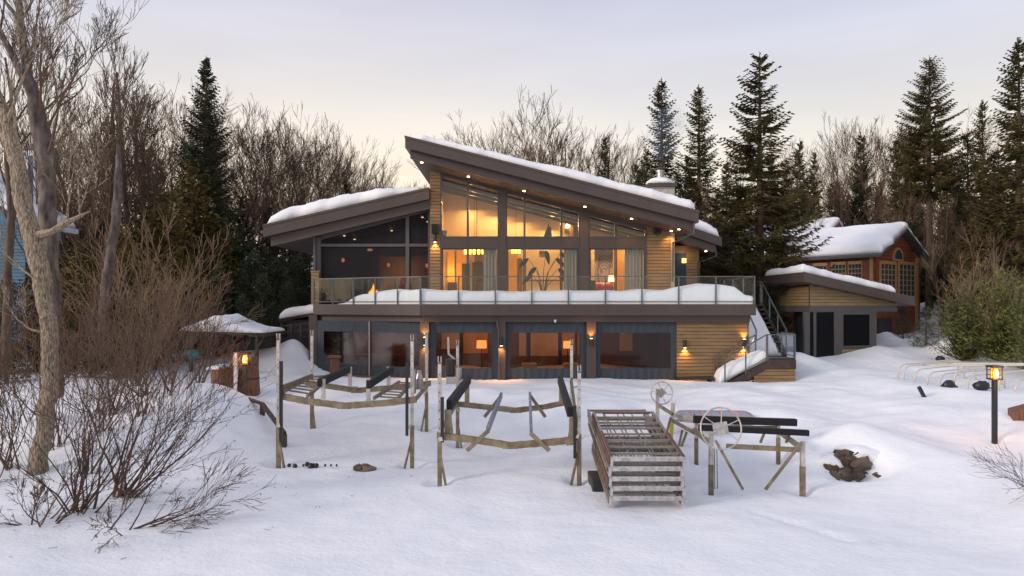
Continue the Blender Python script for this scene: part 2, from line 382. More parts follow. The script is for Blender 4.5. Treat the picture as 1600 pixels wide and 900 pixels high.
def _wend(r):
    q = np.clip(r / RAD, 0, 1); return (1 - q) ** 4 * (4 * q + 1)
_D = np.hypot(_cp[:, None, 0] - _cp[None, :, 0], _cp[:, None, 1] - _cp[None, :, 1])
_wt = np.linalg.solve(_wend(_D) + np.eye(len(_cp)) * .06, _cp[:, 2] - base_h(_cp[:, 0], _cp[:, 1]))
PITS = []
def pit(x, y, r=.28, d=.1): PITS.append((x, y, r * 1.35, d * 1.5))
TR_ = [[(1225, 668, 1480, 700), (1300, 700, 1500, 660), (1180, 800, 1330, 850)][i_ // 14] + (i_ % 14,) for i_ in range(42)]
for a0, b0, a1, b1, q_ in TR_:
    pa_, pb_ = a0 + (a1 - a0) * q_ / 13, b0 + (b1 - b0) * q_ / 13 + (q_ % 2) * 2.5; Y_ = {668: 19.5, 700: 17.6, 800: 13.2}[b0] + ({668: -1.5, 700: 2.0, 800: -1.6}[b0]) * q_ / 13; PITS.append((xx(pa_, Y_), Y_, .10, .045))
BUMPS = [(xx(1325,15.9),15.85,.5,-.36),(xx(1365,15.9),15.85,.5,-.36),(xx(1345,17),17.2,.8,.22),(xx(660,21),21,.9,.12),(xx(860,22.3),22.3,1.2,.22),(xx(1290,24),24,1.5,.15),(xx(750,23.4),23.4,.7,.2),(xx(462,29.8),29.8,.75,.85),(xx(425,28.6),28.6,.9,.5),(xx(405,30),30,1.2,.5),
         (xx(1190,30),30,.9,.5),(xx(1245,29),29,.8,.35),(xx(1340,31.5),31.5,1.3,.3),(xx(1385,33.5),33.5,1.0,.7),(xx(1495,31),31,.9,.9),(xx(1485,27),27,.8,.2),(xx(1380,24.5),24.5,1.4,.14),
         (xx(1490,22.5),22.5,1.0,.16),(xx(280,19.5),19.5,1.3,.5),(xx(350,20.2),20.2,.9,.42),(xx(230,17.5),17.5,1.0,.25),(xx(330,17.8),17.8,.8,.16),(xx(150,17.0),17.0,.9,.2),(xx(410,21.5),21.5,.8,.15),(xx(60,18.5),18.5,1.3,.3),(xx(1400,17.5),17.5,1.0,.22),(xx(1460,16.2),16.2,.8,.15),(xx(1200,21),21,1.3,.16),(xx(1150,23.5),23.5,1.2,.18),(xx(560,19),19,1.6,-.12),(xx(800,18.8),18.8,1.6,-.2),(xx(1320,17.6),17.6,1.3,.28),(xx(1250,19),19,1.6,.16)]

def smooth_h(x, y):
    x = np.asarray(x, float); y = np.asarray(y, float)
    h = base_h(x, y); sh = h.shape
    d = _wend(np.hypot(x.reshape(-1, 1) - _cp[:, 0], y.reshape(-1, 1) - _cp[:, 1])) @ _wt
    h = h + d.reshape(sh)
    for bx, by, br, bh in BUMPS: h = h + bh * np.exp(-((x - bx) ** 2 + (y - by) ** 2) / (br * br))
    return h
def H(x, y): return float(smooth_h(np.array([x]), np.array([y]))[0])
def build_ground():
    def axis(segs):
        a = []
        for lo, hi, st in segs: a += list(np.arange(lo, hi, st))
        return np.array(a)
    xs = axis([(-1500,-300,240),(-300,-60,24),(-60,-30,2.2),(-30,-14,.4),(-14,14,.13),(14,22,.2),(22,34,.6),(34,60,2.5),(60,300,24),(300,1501,240)])
    ys = axis([(-600,-40,80),(-40,4,4),(4,9,.4),(9,26,.13),(26,34,.3),(34,60,1.2),(60,160,8),(160,1500,90)])
    X, Y = np.meshgrid(xs, ys); Z = smooth_h(X, Y)
    flat = (Y < 60) & (Y > 4) & (abs(X) < 40)
    nz = np.zeros_like(Z)
    ii = np.argwhere(flat)
    for i, j in ii:
        x, y = X[i, j], Y[i, j]
        nz[i, j] = .11 * mnoise.noise(Vector((x * .45, y * .6, 3))) + .05 * mnoise.noise(Vector((x * 1.1, y * 1.9, 9))) + .016 * mnoise.noise(Vector((x * 4.5, y * 6, 1)))
    amp = np.clip((Z + .05) / .5, .28, 1)
    Z = Z + nz * amp
    for px_, py_, r_, d_ in PITS:
        rr = np.hypot(X - px_, Y - py_); Z = Z - d_ * np.exp(-(rr / r_) ** 4) + d_ * .10 * np.exp(-((rr - r_ * 1.5) / (r_ * .4)) ** 2)
    n, m = X.shape
    v = np.stack([X.ravel(), Y.ravel(), Z.ravel()], 1)
    idx = np.arange(n * m).reshape(n, m)
    q = np.stack([idx[:-1, :-1].ravel(), idx[:-1, 1:].ravel(), idx[1:, 1:].ravel(), idx[1:, :-1].ravel()], 1)
    me = bpy.data.meshes.new('ground'); me.from_pydata(v.tolist(), [], q.tolist()); me.materials.append(M_SNOW)
    me.polygons.foreach_set('use_smooth', [True] * len(q)); me.update()
    o = bpy.data.objects.new('ground', me); C.objects.link(o); o['kind'] = 'structure'
    o['label'] = 'snow covered frozen lake and shore rising towards the houses'
# ================================================================ THE HOUSE
def siding(mb, A, B, z0, z1, pitch=.14, proud=.03, z1b=None):
    """lap boards on the vertical plane from plan point A to B (outside on the camera's side)"""
    A = Vector((A[0], A[1], 0)); B = Vector((B[0], B[1], 0)); d = (B - A); L = d.length; d.normalize()
    n = Vector((d.y, -d.x, 0))
    z = z0
    while z < max(z1, z1b or z1) - 1e-4:
        za = z; zb = z + pitch
        def top(t): return z1 + ((z1b if z1b is not None else z1) - z1) * t
        t0, t1 = 0.0, 1.0
        if z1b is not None and z1b != z1:
            # board is cut where the slanted top passes its mid height
            zm = (za + zb) / 2; tc_ = (zm - z1) / (z1b - z1)
            if z1b < z1: t1 = min(1, max(0, tc_))
            else: t0 = max(0, min(1, tc_))
        elif zb > z1: zb = z1
        if t1 - t0 > .01:
            a = A + d * (L * t0); b = A + d * (L * t1)
            Zv = lambda p, z_, o_: (p.x + n.x * o_, p.y + n.y * o_, z_)
            mb.quad(Zv(a, za, proud), Zv(b, za, proud), Zv(b, zb - .022, proud * .6), Zv(a, zb - .022, proud * .6))
            mb.quad(Zv(a, zb - .022, proud * .6), Zv(b, zb - .022, proud * .6), Zv(b, zb - .022, -.018), Zv(a, zb - .022, -.018))
            mb.quad(Zv(a, zb - .022, -.018), Zv(b, zb - .022, -.018), Zv(b, zb, -.018), Zv(a, zb, -.018))
            mb.quad(Zv(a, za, -.018), Zv(b, za, -.018), Zv(b, za, proud), Zv(a, za, proud))
        z += pitch
    return mb
def snow_cap(name, label, corners, T, inset=(.1, .1, .1, .1), nu=60, nv=20, seed=0, rnd=.35, wob=.12, parent=None, prof=None):
    """snow lying on a four-cornered roof plane: corners front-left, front-right, back-right, back-left (world).
    The rim is rounded and wavering; it has an underside so that it is a closed body."""
    A, B, Cc, D = [Vector(c) for c in corners]
    mb = MB(); N0 = 0
    top = []; bot = []
    Lu = (B - A).length; Lv = (D - A).length
    for i in range(nu + 1):
        for j in range(nv + 1):
            u = i / nu; v = j / nv
            # denser rows at the rims
            u2 = .5 - .5 * math.cos(math.pi * u); u = .35 * u + .65 * u2 if nu < 200 else u
            v2 = .5 - .5 * math.cos(math.pi * v); v = .35 * v + .65 * v2
            wv = mnoise.noise(Vector((u * Lu * 1.1, v * Lv * 1.1, seed))) * wob
            # keep inside the inset edges
            du = inset[0] / Lu; dv = inset[2] / Lv
            uu = du + u * (1 - du - inset[1] / Lu); vv = dv + v * (1 - dv - inset[3] / Lv)
            vv += wv * (1 - v) / Lv * 1.2
            p = (A * (1 - uu) + B * uu) * (1 - vv) + (D * (1 - uu) + Cc * uu) * vv
            eu = min(u, 1 - u) * Lu; ev = min(v, 1 - v) * Lv; e = min(eu, ev)
            q = min(1, e / rnd); rise = math.sqrt(max(0, 1 - (1 - q) ** 2))
            t = T * (prof(u) if prof else 1) * (1 + .16 * mnoise.noise(Vector((p.x * .8, p.y * .8, seed + 5))) + .10 * mnoise.noise(Vector((p.x * 2.6, p.y * 2.6, seed))) + .05 * mnoise.noise(Vector((p.x * 7, p.y * 7, seed))))
            mb.v.append((p.x, p.y, p.z + .004 + rise * t))
    K = nv + 1
    for i in range(nu):
        for j in range(nv): mb.face(i * K + j, (i + 1) * K + j, (i + 1) * K + j + 1, i * K + j + 1)
    # underside
    n = len(mb.v)
    ring = [i * K for i in range(nu + 1)] + [nu * K + j for j in range(1, K)] + [i * K + nv for i in range(nu - 1, -1, -1)] + [j for j in range(nv - 1, 0, -1)]
    mb.face(*reversed(ring))
    o = mb.build(name, M_CAP, parent, smooth=True)
    tag(o, label, 'snow', kind='stuff')
    return o

YF = 27.0; YL = 27.35; YW = 29.2     # main roof front, inner fascia, upper wall
house = thing('modern_house', (1.0, 29, 1.02), 'large modern chalet with slanted brown roofs and glowing tall windows', 'house')
def part(name, mb, m, parent=house, **k): return mb.build(name, m, parent, **k)

# ---- main slanted roof
def zline(px0, py0, px1, py1, Y):
    x0, x1 = xx(px0, Y), xx(px1, Y); z0, z1 = zz(py0, Y), zz(py1, Y)
    return lambda x: z0 + (z1 - z0) * (x - x0) / (x1 - x0)
rx0, rx1 = xx(633, YF), xx(1092, YF)
rt = zline(634, 213, 1092, 330, YF); rb = zline(634, 231, 1092, 347.5, YF)
lt = lambda x: rb(x) + .0; lb = zline(641, 247, 1083, 361, YL)
lx0, lx1 = xx(641, YL), xx(1084, YL)
roof = part('main_roof', MB().xprism([(rx0, rb(rx0)), (rx1, rb(rx1)), (rx1, rt(rx1)), (rx0, rt(rx0))], YF, 37), M_FASCIA)
part('drip_edge', MB().xprism([(rx0 - .02, rt(rx0) - .07), (rx1 + .02, rt(rx1) - .07), (rx1 + .02, rt(rx1) + .025), (rx0 - .02, rt(rx0) + .025)], YF - .03, YF - .002), M_FASCIA, roof)
part('inner_fascia', MB().xprism([(lx0, lb(lx0)), (lx1, lb(lx1)), (lx1, rb(lx1) - .004), (lx0, rb(lx0) - .004)], YL, YL + .2), M_FASCIA, roof)
sf = lambda x: lb(x) + .03
part('soffit', MB().xprism([(lx0 + .02, sf(lx0)), (lx1 - .02, sf(lx1)), (lx1 - .02, sf(lx1) + .12), (lx0 + .02, sf(lx0) + .12)], YL + .203, 36.8), M_SOFFIT, roof)
snow_cap('roof_snow', 'long thick snow layer along the tallest slanted roof', [(rx0 + .42, YF, rt(rx0 + .42) + .026), (rx1, YF, rt(rx1) + .026), (rx1, 37, rt(rx1) + .026), (rx0 + .42, 37, rt(rx0 + .42) + .026)],
         .46, (.02, .06, .16, .2), 150, 22, 2, .42, prof=lambda u: .68 + .35 * min(1, u * 1.4))
# roof vent poking out of snow
vb = MB().box(xx(694, 29), xx(706, 29), 29, 29.4, rt(xx(700, 29)) + .2, rt(xx(700, 29)) + .62)
part('roof_vent', vb, M_BLACK, roof)

# ---- left wing roof
YA = 28.9; YAw = 29.75
ax0, ax1 = xx(411, YA), xx(672, YW) - .0
at = zline(411, 352, 672, 293, YA); ab = zline(411, 370.5, 672, 310.5, YA); al = zline(423, 385, 672, 326, YA + .25)
aroof = part('wing_roof', MB().xprism([(ax0, ab(ax0)), (ax1, ab(ax1)), (ax1, at(ax1)), (ax0, at(ax0))], YA, 37), M_FASCIA)
part('drip_edge', MB().xprism([(ax0 - .02, at(ax0) - .07), (ax1, at(ax1) - .07), (ax1, at(ax1) + .025), (ax0 - .02, at(ax0) + .025)], YA - .03, YA - .002), M_FASCIA, aroof)
bx0 = xx(423, YA + .25)
part('inner_fascia', MB().xprism([(bx0, al(bx0)), (ax1, al(ax1)), (ax1, ab(ax1) - .004), (bx0, ab(bx0) - .004)], YA + .25, YA + .43), M_FASCIA, aroof)
part('soffit', MB().xprism([(bx0 + .02, al(bx0) + .05), (ax1, al(ax1) + .05), (ax1, al(ax1) + .13), (bx0 + .02, al(bx0) + .13)], YA + .433, 36.8), M_SOFFIT, aroof)
part('gutter', MB().tube([(ax0 - .07, YA + .05, ab(ax0) + .22), (ax0 - .07, 36.9, ab(ax0) + .22)], .07, 8), M_GREY, aroof)
snow_cap('roof_snow', 'snow layer tapering along the lower left slanted roof', [(ax0, YA, at(ax0) + .026), (ax1 - .3, YA, at(ax1 - .3) + .026), (ax1 - .3, 37, at(ax1 - .3) + .026), (ax0, 37, at(ax0) + .026)],
         .62, (.08, .02, .14, .2), 110, 20, 4, .5, prof=lambda u: .18 + .85 * math.sin(math.pi * min(1, .22 + u * .72)) if u < .8 else .18 + .85 * math.sin(math.pi * min(1, .22 + u * .72)))

# ---- right wing roof
YR = 31.0
cx0, cx1 = xx(1040, YR), xx(1128, YR)
ct = zline(1087, 357.5, 1128, 371, YR); cb = zline(1087, 371, 1128, 385, YR); cl = zline(1055, 373, 1119, 396, YR + .2)
croof = part('side_roof', MB().xprism([(cx0, cb(cx0)), (cx1, cb(cx1)), (cx1, ct(cx1)), (cx0, ct(cx0))], YR, 37), M_FASCIA)
dx1 = xx(1119, YR + .2)
part('inner_fascia', MB().xprism([(cx0, cl(cx0)), (dx1, cl(dx1)), (dx1, cb(dx1) - .004), (cx0, cb(cx0) - .004)], YR + .2, 36.8), M_FASCIA, croof)
snow_cap('roof_snow', 'short rounded snow cap on the small roof behind the right eave', [(xx(1070, YR), YR, ct(xx(1070, YR)) + .004), (cx1, YR, ct(cx1) + .004), (cx1, 37, ct(cx1) + .004), (xx(1070, YR), 37, ct(xx(1070, YR)) + .004)],
         .55, (.0, .06, .12, .2), 40, 18, 6, .5)
YRW = 32.0
wallr = MB(); siding(wallr, (xx(1072, YRW), YRW), (xx(1092, YRW), YRW), 3.98, zz(374, YRW), z1b=zz(382, YRW))
wallr.box(xx(1048, YRW), xx(1092, YRW), YRW + .02, 36.5, 3.98, zz(384, YRW))
part('side_wall', wallr, M_SIDE)
wn = part('window', MB().box(xx(1056, YRW), xx(1072, YRW), YRW - .03, YRW + .015, zz(450, YRW), zz(396, YRW)), M_NAVY)
part('wall_lamp', MB().box(xx(1065, YRW), xx(1071, YRW), YRW - .15, YRW - .04, zz(411, YRW), zz(404, YRW)), E_SHADE)
light('POINT', (xx(1068, YRW), YRW - .35, zz(400, YRW)), 4)

# ---- gutters pipes
def pipe(pts, r=.04, parent=house, m=M_GREY): return part('downpipe', MB().tube(pts, r, 8), m, parent)
pipe([P(1084, 347, 27.25), P(1084, 364, 27.25), P(1070, 371, 28.2), P(1052, 379, 29.1), P(1051, 440, 29.1)])
pipe([P(1119, 392, 31.1), P(1119, 400, 31.1), P(1093, 410, 31.9), P(1092, 455, 31.9)])
pipe([P(777, 494, 26.95), P(777, 505, 26.95), P(779.5, 520, 27.0), P(779.5, 592, 27.0)], .035, m=M_GREY)

# ---- chimney
YC = 33.0
ch = part('chimney', MB().box(xx(1018, YC), xx(1054, YC), YC, YC + 1.1, zz(330, YC), zz(292, YC)), M_CHIM)
part('chimney_cap', MB().box(xx(1012, YC), xx(1057, YC), YC - .15, YC + 1.25, zz(292, YC), zz(286.5, YC)), M_FASCIA, ch)
fl = MB(); fl.lathe(P(1031.5, 287, YC + .5), [(.17, 0), (.17, .55), (.22, .55), (.22, .64), (.16, .66)], 16)
part('flue', fl, M_STEEL, ch, smooth=False)
part('flue_cap', MB().lathe(P(1031.5, 287, YC + .5) + Vector((0, 0, .70)), [(.17, 0), (.24, .0), (.24, .05), (.05, .1)], 16), M_RUST, ch)
sc_ = MB().blob(P(1031, 286, YC + .5), .68, .62, .26, 3, .2, 24); o = sc_.build('chimney_snow', M_CAP, smooth=True); tag(o, 'small round snow cap on the chimney around the flue', 'snow', kind='stuff')

# ---- upper facade, tall glazing
zF = 4.0
def wz(py): return zz(py, YW)
def wx(px): return xx(px, YW)
gl = zline(688, 271, 1010, 358, YW)       # top line of the glazing, just under the soffit
# siding strips left and right
sw = MB(); siding(sw, (wx(672), YW), (wx(688), YW), zF - .2, wz(258)); sw.box(wx(672), wx(688), YW + .02, YW + .3, zF - .2, wz(262))
sw.box(wx(672), wx(672) + .1, YW + .3, 36.5, zF - .2, wz(262))
part('siding_strip', sw, M_SIDE)
sw = MB(); siding(sw, (wx(1010), YW), (wx(1048), YW), zF - .2, wz(352)); sw.box(wx(1010), wx(1048), YW + .02, YW + .3, zF - .2, wz(360))
part('siding_wall', sw, M_SIDE)
part('stone_corner', MB().box(wx(1048), wx(1054), YW - .01, 36.5, zF - .2, wz(364)), M_CHIM)
# mullion posts (big), head band, spandrel
fr = MB()
fr.xprism([(wx(688), gl(wx(688)) - .02), (wx(1010), gl(wx(1010)) - .02), (wx(1010), gl(wx(1010)) + .28), (wx(688), gl(wx(688)) + .28)], YW - .03, YW + .15)
part('head_beam', fr, M_FASCIA)
for a, b in ((780, 790), (906, 919)):
    part('pillar', MB().box(wx(a), wx(b), YW - .09, YW + .2, zF - .1, gl(wx(b)) + .05), M_FASCIA)
bays = [(688, 780, (731,)), (790, 906, (819.5, 877)), (919, 1010, (962,))]
for a, b, ms in bays:
    sp = MB().box(wx(a) + .003, wx(b) - .003, YW - .045, YW + .15, wz(386), wz(372))
    part('spandrel_panel', sp, M_FASCIA)
    for mm in ms: part('panel_joint', MB().box(wx(mm) - .008, wx(mm) + .008, YW - .052, YW - .046, wz(386), wz(372)), M_BLACK)
    # upper window
    x0, x1 = wx(a) + .004, wx(b) - .004; zb_ = wz(372) + .003; t = .065; yo, yi = YW - .06, YW + .08
    f = MB(); f.box(x0, x1, yo, yi, zb_, zb_ + t); 
    f.xprism([(x0, zb_ + t), (x0 + t, zb_ + t), (x0 + t, gl(x0 + t) - .023), (x0, gl(x0) - .023)], yo, yi)
    f.xprism([(x1 - t, zb_ + t), (x1, zb_ + t), (x1, gl(x1) - .023), (x1 - t, gl(x1 - t) - .023)], yo, yi)
    f.xprism([(x0 + t, gl(x0 + t) - .1), (x1 - t, gl(x1 - t) - .1), (x1 - t, gl(x1 - t) - .023), (x0 + t, gl(x0 + t) - .023)], yo + .002, yi)
    for mm in ms: f.xprism([(wx(mm) - .045, zb_ + t), (wx(mm) + .045, zb_ + t), (wx(mm) + .045, gl(wx(mm) + .045) - .1), (wx(mm) - .045, gl(wx(mm) - .045) - .1)], yo + .001, yi)
    win = part('window', f, M_FRAME)
    part('pane', MB().xprism([(x0 + t, zb_ + t), (x1 - t, zb_ + t), (x1 - t, gl(x1 - t) - .1), (x0 + t, gl(x0 + t) - .1)], YW + .01, YW + .016), M_GLASS, win)
    # sliding doors beneath
    f = MB(); zt = wz(386) - .003; t = .06
    f.box(x0, x1, yo, yi, zt - t, zt); f.box(x0, x0 + t, yo, yi, zF, zt - t); f.box(x1 - t, x1, yo, yi, zF, zt - t); f.box(x0 + t, x1 - t, yo, yi, zF, zF + .06)
    d = part('patio_door', f, M_FRAME)
    es = [x0 + t] + [wx(m_) for m_ in ms] + [x1 - t]
    for i in range(len(es) - 1):
        l_, r_ = es[i] + .005, es[i + 1] - .005; s_ = MB(); q = .05; ya, yb = (YW - .03, YW + .01) if i % 2 else (YW + .015, YW + .05)
        s_.box(l_, r_, ya, yb, zt - t - q, zt - t - .002); s_.box(l_, r_, ya, yb, zF + .062, zF + .14); s_.box(l_, l_ + q, ya, yb, zF + .14, zt - t - q); s_.box(r_ - q, r_, ya, yb, zF + .14, zt - t - q)
        part('sash', s_, M_FRAME, d)
        part('pane', MB().box(l_ + q, r_ - q, ya + .015, ya + .021, zF + .14, zt - t - q), M_GLASS, d)

# ---- the screened porch on the left
pz = lambda py: zz(py, YAw); pxx = lambda px: xx(px, YAw)
pt = lambda x: al(x) - .0
f = MB(); yo, yi = YAw - .06, YAw + .06
xl, xr = pxx(497), pxx(672) + .05
ptl = zline(502, 374, 669, 330, YAw)
f.box(pxx(492), pxx(502), yo - .04, yi + .1, 3.9, ptl(pxx(497)) + .15)
f.box(pxx(502), pxx(671), yo, yi, pz(385.5), pz(381))
f.box(pxx(634), pxx(639.5), yo - .003, yi, 3.9, ptl(pxx(637)) + .05)
f.box(pxx(669), pxx(673), yo - .006, yi, 3.9, ptl(pxx(671)) + .08)
f.xprism([(pxx(502), ptl(pxx(502)) - .02), (pxx(669), ptl(pxx(669)) - .02), (pxx(669), ptl(pxx(669)) + .6), (pxx(502), ptl(pxx(502)) + .6)], yo + .012, yi)
porch = part('screen_porch_frame', f, M_GREY)
part('column_bracket', MB().box(pxx(488), pxx(495.5), yo - .2, yo - .045, pz(373), pz(366)), M_GREY, porch)
part('slim_column', MB().box(pxx(492), pxx(495), yo - .18, yo - .045, 4.0, pz(373)), M_GREY, porch)
pd = MB(); siding(pd, (pxx(490), yo - .28), (pxx(502), yo - .28), 4.0, pz(426)); pd.box(pxx(490), pxx(502), yo - .26, yo - .05, 4.0, pz(426)); pd.box(pxx(489), pxx(503), yo - .31, yo - .045, pz(426), pz(423.5))
part('column_pedestal', pd, M_SIDE, porch)
for l_, r_ in ((502, 634), (639.5, 669)):
    part('insect_screen', MB().box(pxx(l_), pxx(r_), YAw, YAw + .004, 3.95, pz(385.5)), M_SCREEN, porch)
    part('insect_screen', MB().xprism([(pxx(l_), pz(381)), (pxx(r_), pz(381)), (pxx(r_), ptl(pxx(r_)) - .02), (pxx(l_), ptl(pxx(l_)) - .02)], YAw, YAw + .004), M_SCREEN, porch)
# porch room: back wall, ceiling, floor, glowing windows at its back right
pb = MB(); pb.box(pxx(492), pxx(655), 34.0, 34.2, 3.9, 8.9); pb.box(pxx(492), pxx(493), yi + .1, 34, 3.9, 7.2)
part('porch_back_wall', pb, M_DKW)
gb = MB().box(xx(592, 33.9), xx(638, 33.9), 33.9, 33.98, 4.05, zz(400, 33.9)); gb.box(xx(643, 33.9), xx(672, 33.9), 33.9, 33.98, 4.05, zz(400, 33.9))
part('porch_wall_panel', gb, M_TRIMW)
DLP = [(538, 369, 31), (554, 374.5, 32), (600, 354, 31.5), (612, 361, 32.5), (660, 340, 31.0), (668, 347, 32)]
for px_, py_, Y_ in DLP:
    c = P(px_, py_, Y_); part('downlight', MB().lathe((c.x, c.y, c.z), [(.055, 0), (.055, .03)], 12), E_BULB)
light('AREA', (xx(625, 32.9), 32.7, 5.6), 30, (1, .5, .22), .6, (R(75), 0, 0))
light('AREA', (xx(580, 31.5), 31.5, 6.3), 5, (1, .6, .35), 2.5)

# ---- rooms behind the glazing
rm = MB(); xa, xb = wx(673) + .1, wx(1047)
rm.xprism([(xa, 3.9), (xb, 3.9), (xb, sf(xb)), (xa, sf(xa))], 33.6, 33.8); part('room_back_wall', rm, M_CREAM)
rm = MB(); rm.box(xb - .02, xb + .1, YW + .3, 33.6, 3.9, sf(xb)); rm.box(xa - .05, xa + .02, YW + .32, 33.6, 3.9, sf(xa) - .02); part('room_side_walls', rm, M_CREAM)
part('room_floor', MB().box(-8.4, wx(1047), YW + .1, 33.9, 3.9, 3.995), M_FLOOR)
cz = lambda x: sf(x) - .01
part('room_ceiling', MB().xprism([(xa, cz(xa) - .08), (xb, cz(xb) - .08), (xb, cz(xb)), (xa, cz(xa))], YW + .21, 33.58), M_CEIL)
for k, yy in enumerate((30.4, 31.6, 32.8)):
    part('ceiling_beam', MB().xprism([(xa + .03, cz(xa) - .26), (xb - .05, cz(xb) - .26), (xb - .05, cz(xb) - .084), (xa + .03, cz(xa) - .084)], yy, yy + .14), M_CEIL)
# warm strip lights along the beams
YB = 33.58
def bw(name, px0, px1, py0, py1, m, d=.05, Y=YB): return part(name, MB().box(xx(px0, Y), xx(px1, Y), Y - d, Y, max(3.995, zz(py1, Y)), zz(py0, Y)), m)
bw('room_partition', 700, 711, 392, 476, M_ORANGE, .3); bw('room_partition', 713, 734, 388, 476, M_ORANGE, .12)
bw('room_doorway', 722, 734, 412, 476, M_DARK, .14)
bw('kitchen_opening', 738, 757, 410, 476, M_DARK, .1); bw('cabinet', 742, 755, 392, 409, M_BROWNW, .35)
bw('room_partition', 795, 808, 392, 476, M_ORANGE, .2); bw('room_doorway', 809, 816, 404, 476, M_BROWNW, .2)
bw('room_partition', 960, 976, 388, 476, M_ORANGE, .15)
bw('wall_corner', 744.6, 745.4, 303, 372, M_BROWNW, .02); bw('wall_corner', 895, 903, 300, 378, M_BROWNW, .3)
bw('wall_grille', 843, 853, 392, 398, M_GREY, .03)
bw('dado_rail', 826, 880, 437, 439, M_BROWNW, .03)
# kitchen mezzanine ledge seen as the dark line under the tall panes
part('window_ledge', MB().box(wx(690), wx(1008), YW + .1, YW + .35, wz(378), wz(372)), M_FRAME)

# ---- deck
YD = 26.7; DA = (xx(490, 29.4), 29.4); DB = (xx(657, 26.7), 26.7); DC = (xx(1180, 26.7), 26.7)
zdt, zdb = 4.02, zz(492, YD)
deck = part('deck', MB().prism([DA, DB, DC, (DC[0], 30.6), (9.6, 36.5), (DA[0], 36.5)], zdb, zdt - .06), M_FASCIA)
fc = MB()
def strip(mb, A, B, t, z0, z1, off=0.0):
    A = Vector((A[0], A[1])); B = Vector((B[0], B[1])); d = (B - A).normalized(); n = Vector((d.y, -d.x))
    a = A + n * off; b = B + n * off; c = b + n * t; e = a + n * t
    mb.prism([tuple(e), tuple(c), tuple(b), tuple(a)], z0, z1)
for A_, B_ in ((DA, DB), (DB, DC)): strip(fc, A_, B_, .03, zdb - .02, zdt, .002)
strip(fc, DC, (DC[0], 30.6), .03, zdb - .02, zdt, .002)
part('deck_fascia', fc, M_FASCIA, deck)
ins = .28
IA = (DA[0] + .1, DA[1] + .22); IB = (DB[0] + .08, DB[1] + ins); IC = (xx(1172, YD + ins), YD + ins)
bmz0, bmz1 = zz(503, YD + ins), zdb - .003
part('deck_beam', MB().prism([IA, IB, IC, (IC[0], IC[1] + .25), (IB[0] + .1, IB[1] + .25), (IA[0] + .1, IA[1] + .25)], bmz0, bmz1), M_FASCIA, deck)

# ---- railing
def lerp2(A, B, t): return (A[0] + (B[0] - A[0]) * t, A[1] + (B[1] - A[1]) * t)
rail = part('railing', MB().bar((*DA, 5.10), (*DB, 5.10), .05, .035).bar((*DB, 5.10), (*DC, 5.10), .05, .035).bar((*DC, 5.10), (DC[0], 30.6, 5.10), .05, .035)
            .bar((*DA, 4.12), (*DB, 4.12), .04, .03).bar((*DB, 4.12), (*DC, 4.12), .04, .03).bar((*DC, 4.12), (DC[0], 30.6, 4.12), .04, .03), M_RAIL)
posts = [onwall(p, DA, DB) for p in (490.6, 520, 552, 586, 621)] + [DB] + [(xx(p, YD), YD) for p in (716.5, 774, 831, 888, 946, 1003, 1060.5, 1118.5)] + [(DC[0] - .03, DC[1])] + [(DC[0], 28.1), (DC[0], 29.4), (DC[0], 30.6)]
for i, p in enumerate(posts):
    wd = .075 if p == DB else .05
    part('railing_post', MB().box(p[0] - wd / 2, p[0] + wd / 2, p[1] - wd / 2, p[1] + wd / 2, 3.95, 5.12), M_RAIL, rail)
for a, b in zip(posts[:-1], posts[1:]):
    g = MB(); g.bar((*lerp2(a, b, .03), 4.61), (*lerp2(a, b, .97), 4.61), .01, .94); part('glass_panel', g, M_RAILG, rail)

# ---- deck snow: a bank behind the glass, crest dipping between posts
def deck_snow():
    mb = MB(); path = []
    NA, NBp = 46, 150
    for i in range(NA): path.append(onwall(527 + (657 - 527) * i / NA, DA, DB))
    for i in range(NBp + 1): path.append((xx(657 + (1178 - 657) * i / NBp, YD), YD))
    prof = [(522, 0.03), (540, .12), (556, .36), (566, .47), (600, .55), (640, .60), (657, .62), (700, .55), (800, .53), (900, .54), (1000, .56), (1040, .60), (1070, .70), (1095, .80), (1130, .80), (1150, .70), (1160, .5), (1166, .36), (1178, .3)]
    pxs = np.array([p[0] for p in prof]); phs = np.array([p[1] for p in prof])
    ppx = [800 + F * p[0] / p[1] for p in posts[:15]]
    rows = [(.035, 0), (.035, .5), (.05, .85), (.10, .97), (.25, 1.03), (.6, 1.05), (1.1, 1.0), (1.6, .9), (2.0, .75), (2.35, .4)]
    K = len(rows)
    for (x, y) in path:
        px = 800 + F * x / y; h = float(np.interp(px, pxs, phs))
        dn = min(abs(px - q) for q in ppx); sag = .075 * min(1, dn / 24) if px < 1118 else 0
        for off, hf in rows:
            n = mnoise.noise(Vector((x * .9, off * 1.5, 2))) * .06 * (1 if off > .1 else .2)
            mb.v.append((x + (.02 * off), y + off, 4.0 + max(.02, (h - sag * math.exp(-off * 2)) * hf + n * (hf > 0))))
    for i in range(len(path) - 1):
        for j in range(K - 1): mb.face(i * K + j, (i + 1) * K + j, (i + 1) * K + j + 1, i * K + j + 1)
    mb.face(*[j for j in range(K)]); q = (len(path) - 1) * K; mb.face(*[q + j for j in reversed(range(K))])
    tag(mb.build('deck_snow', M_CAP, smooth=True), 'long snow bank lying on the deck behind the glass railing', 'snow', kind='stuff')
deck_snow()

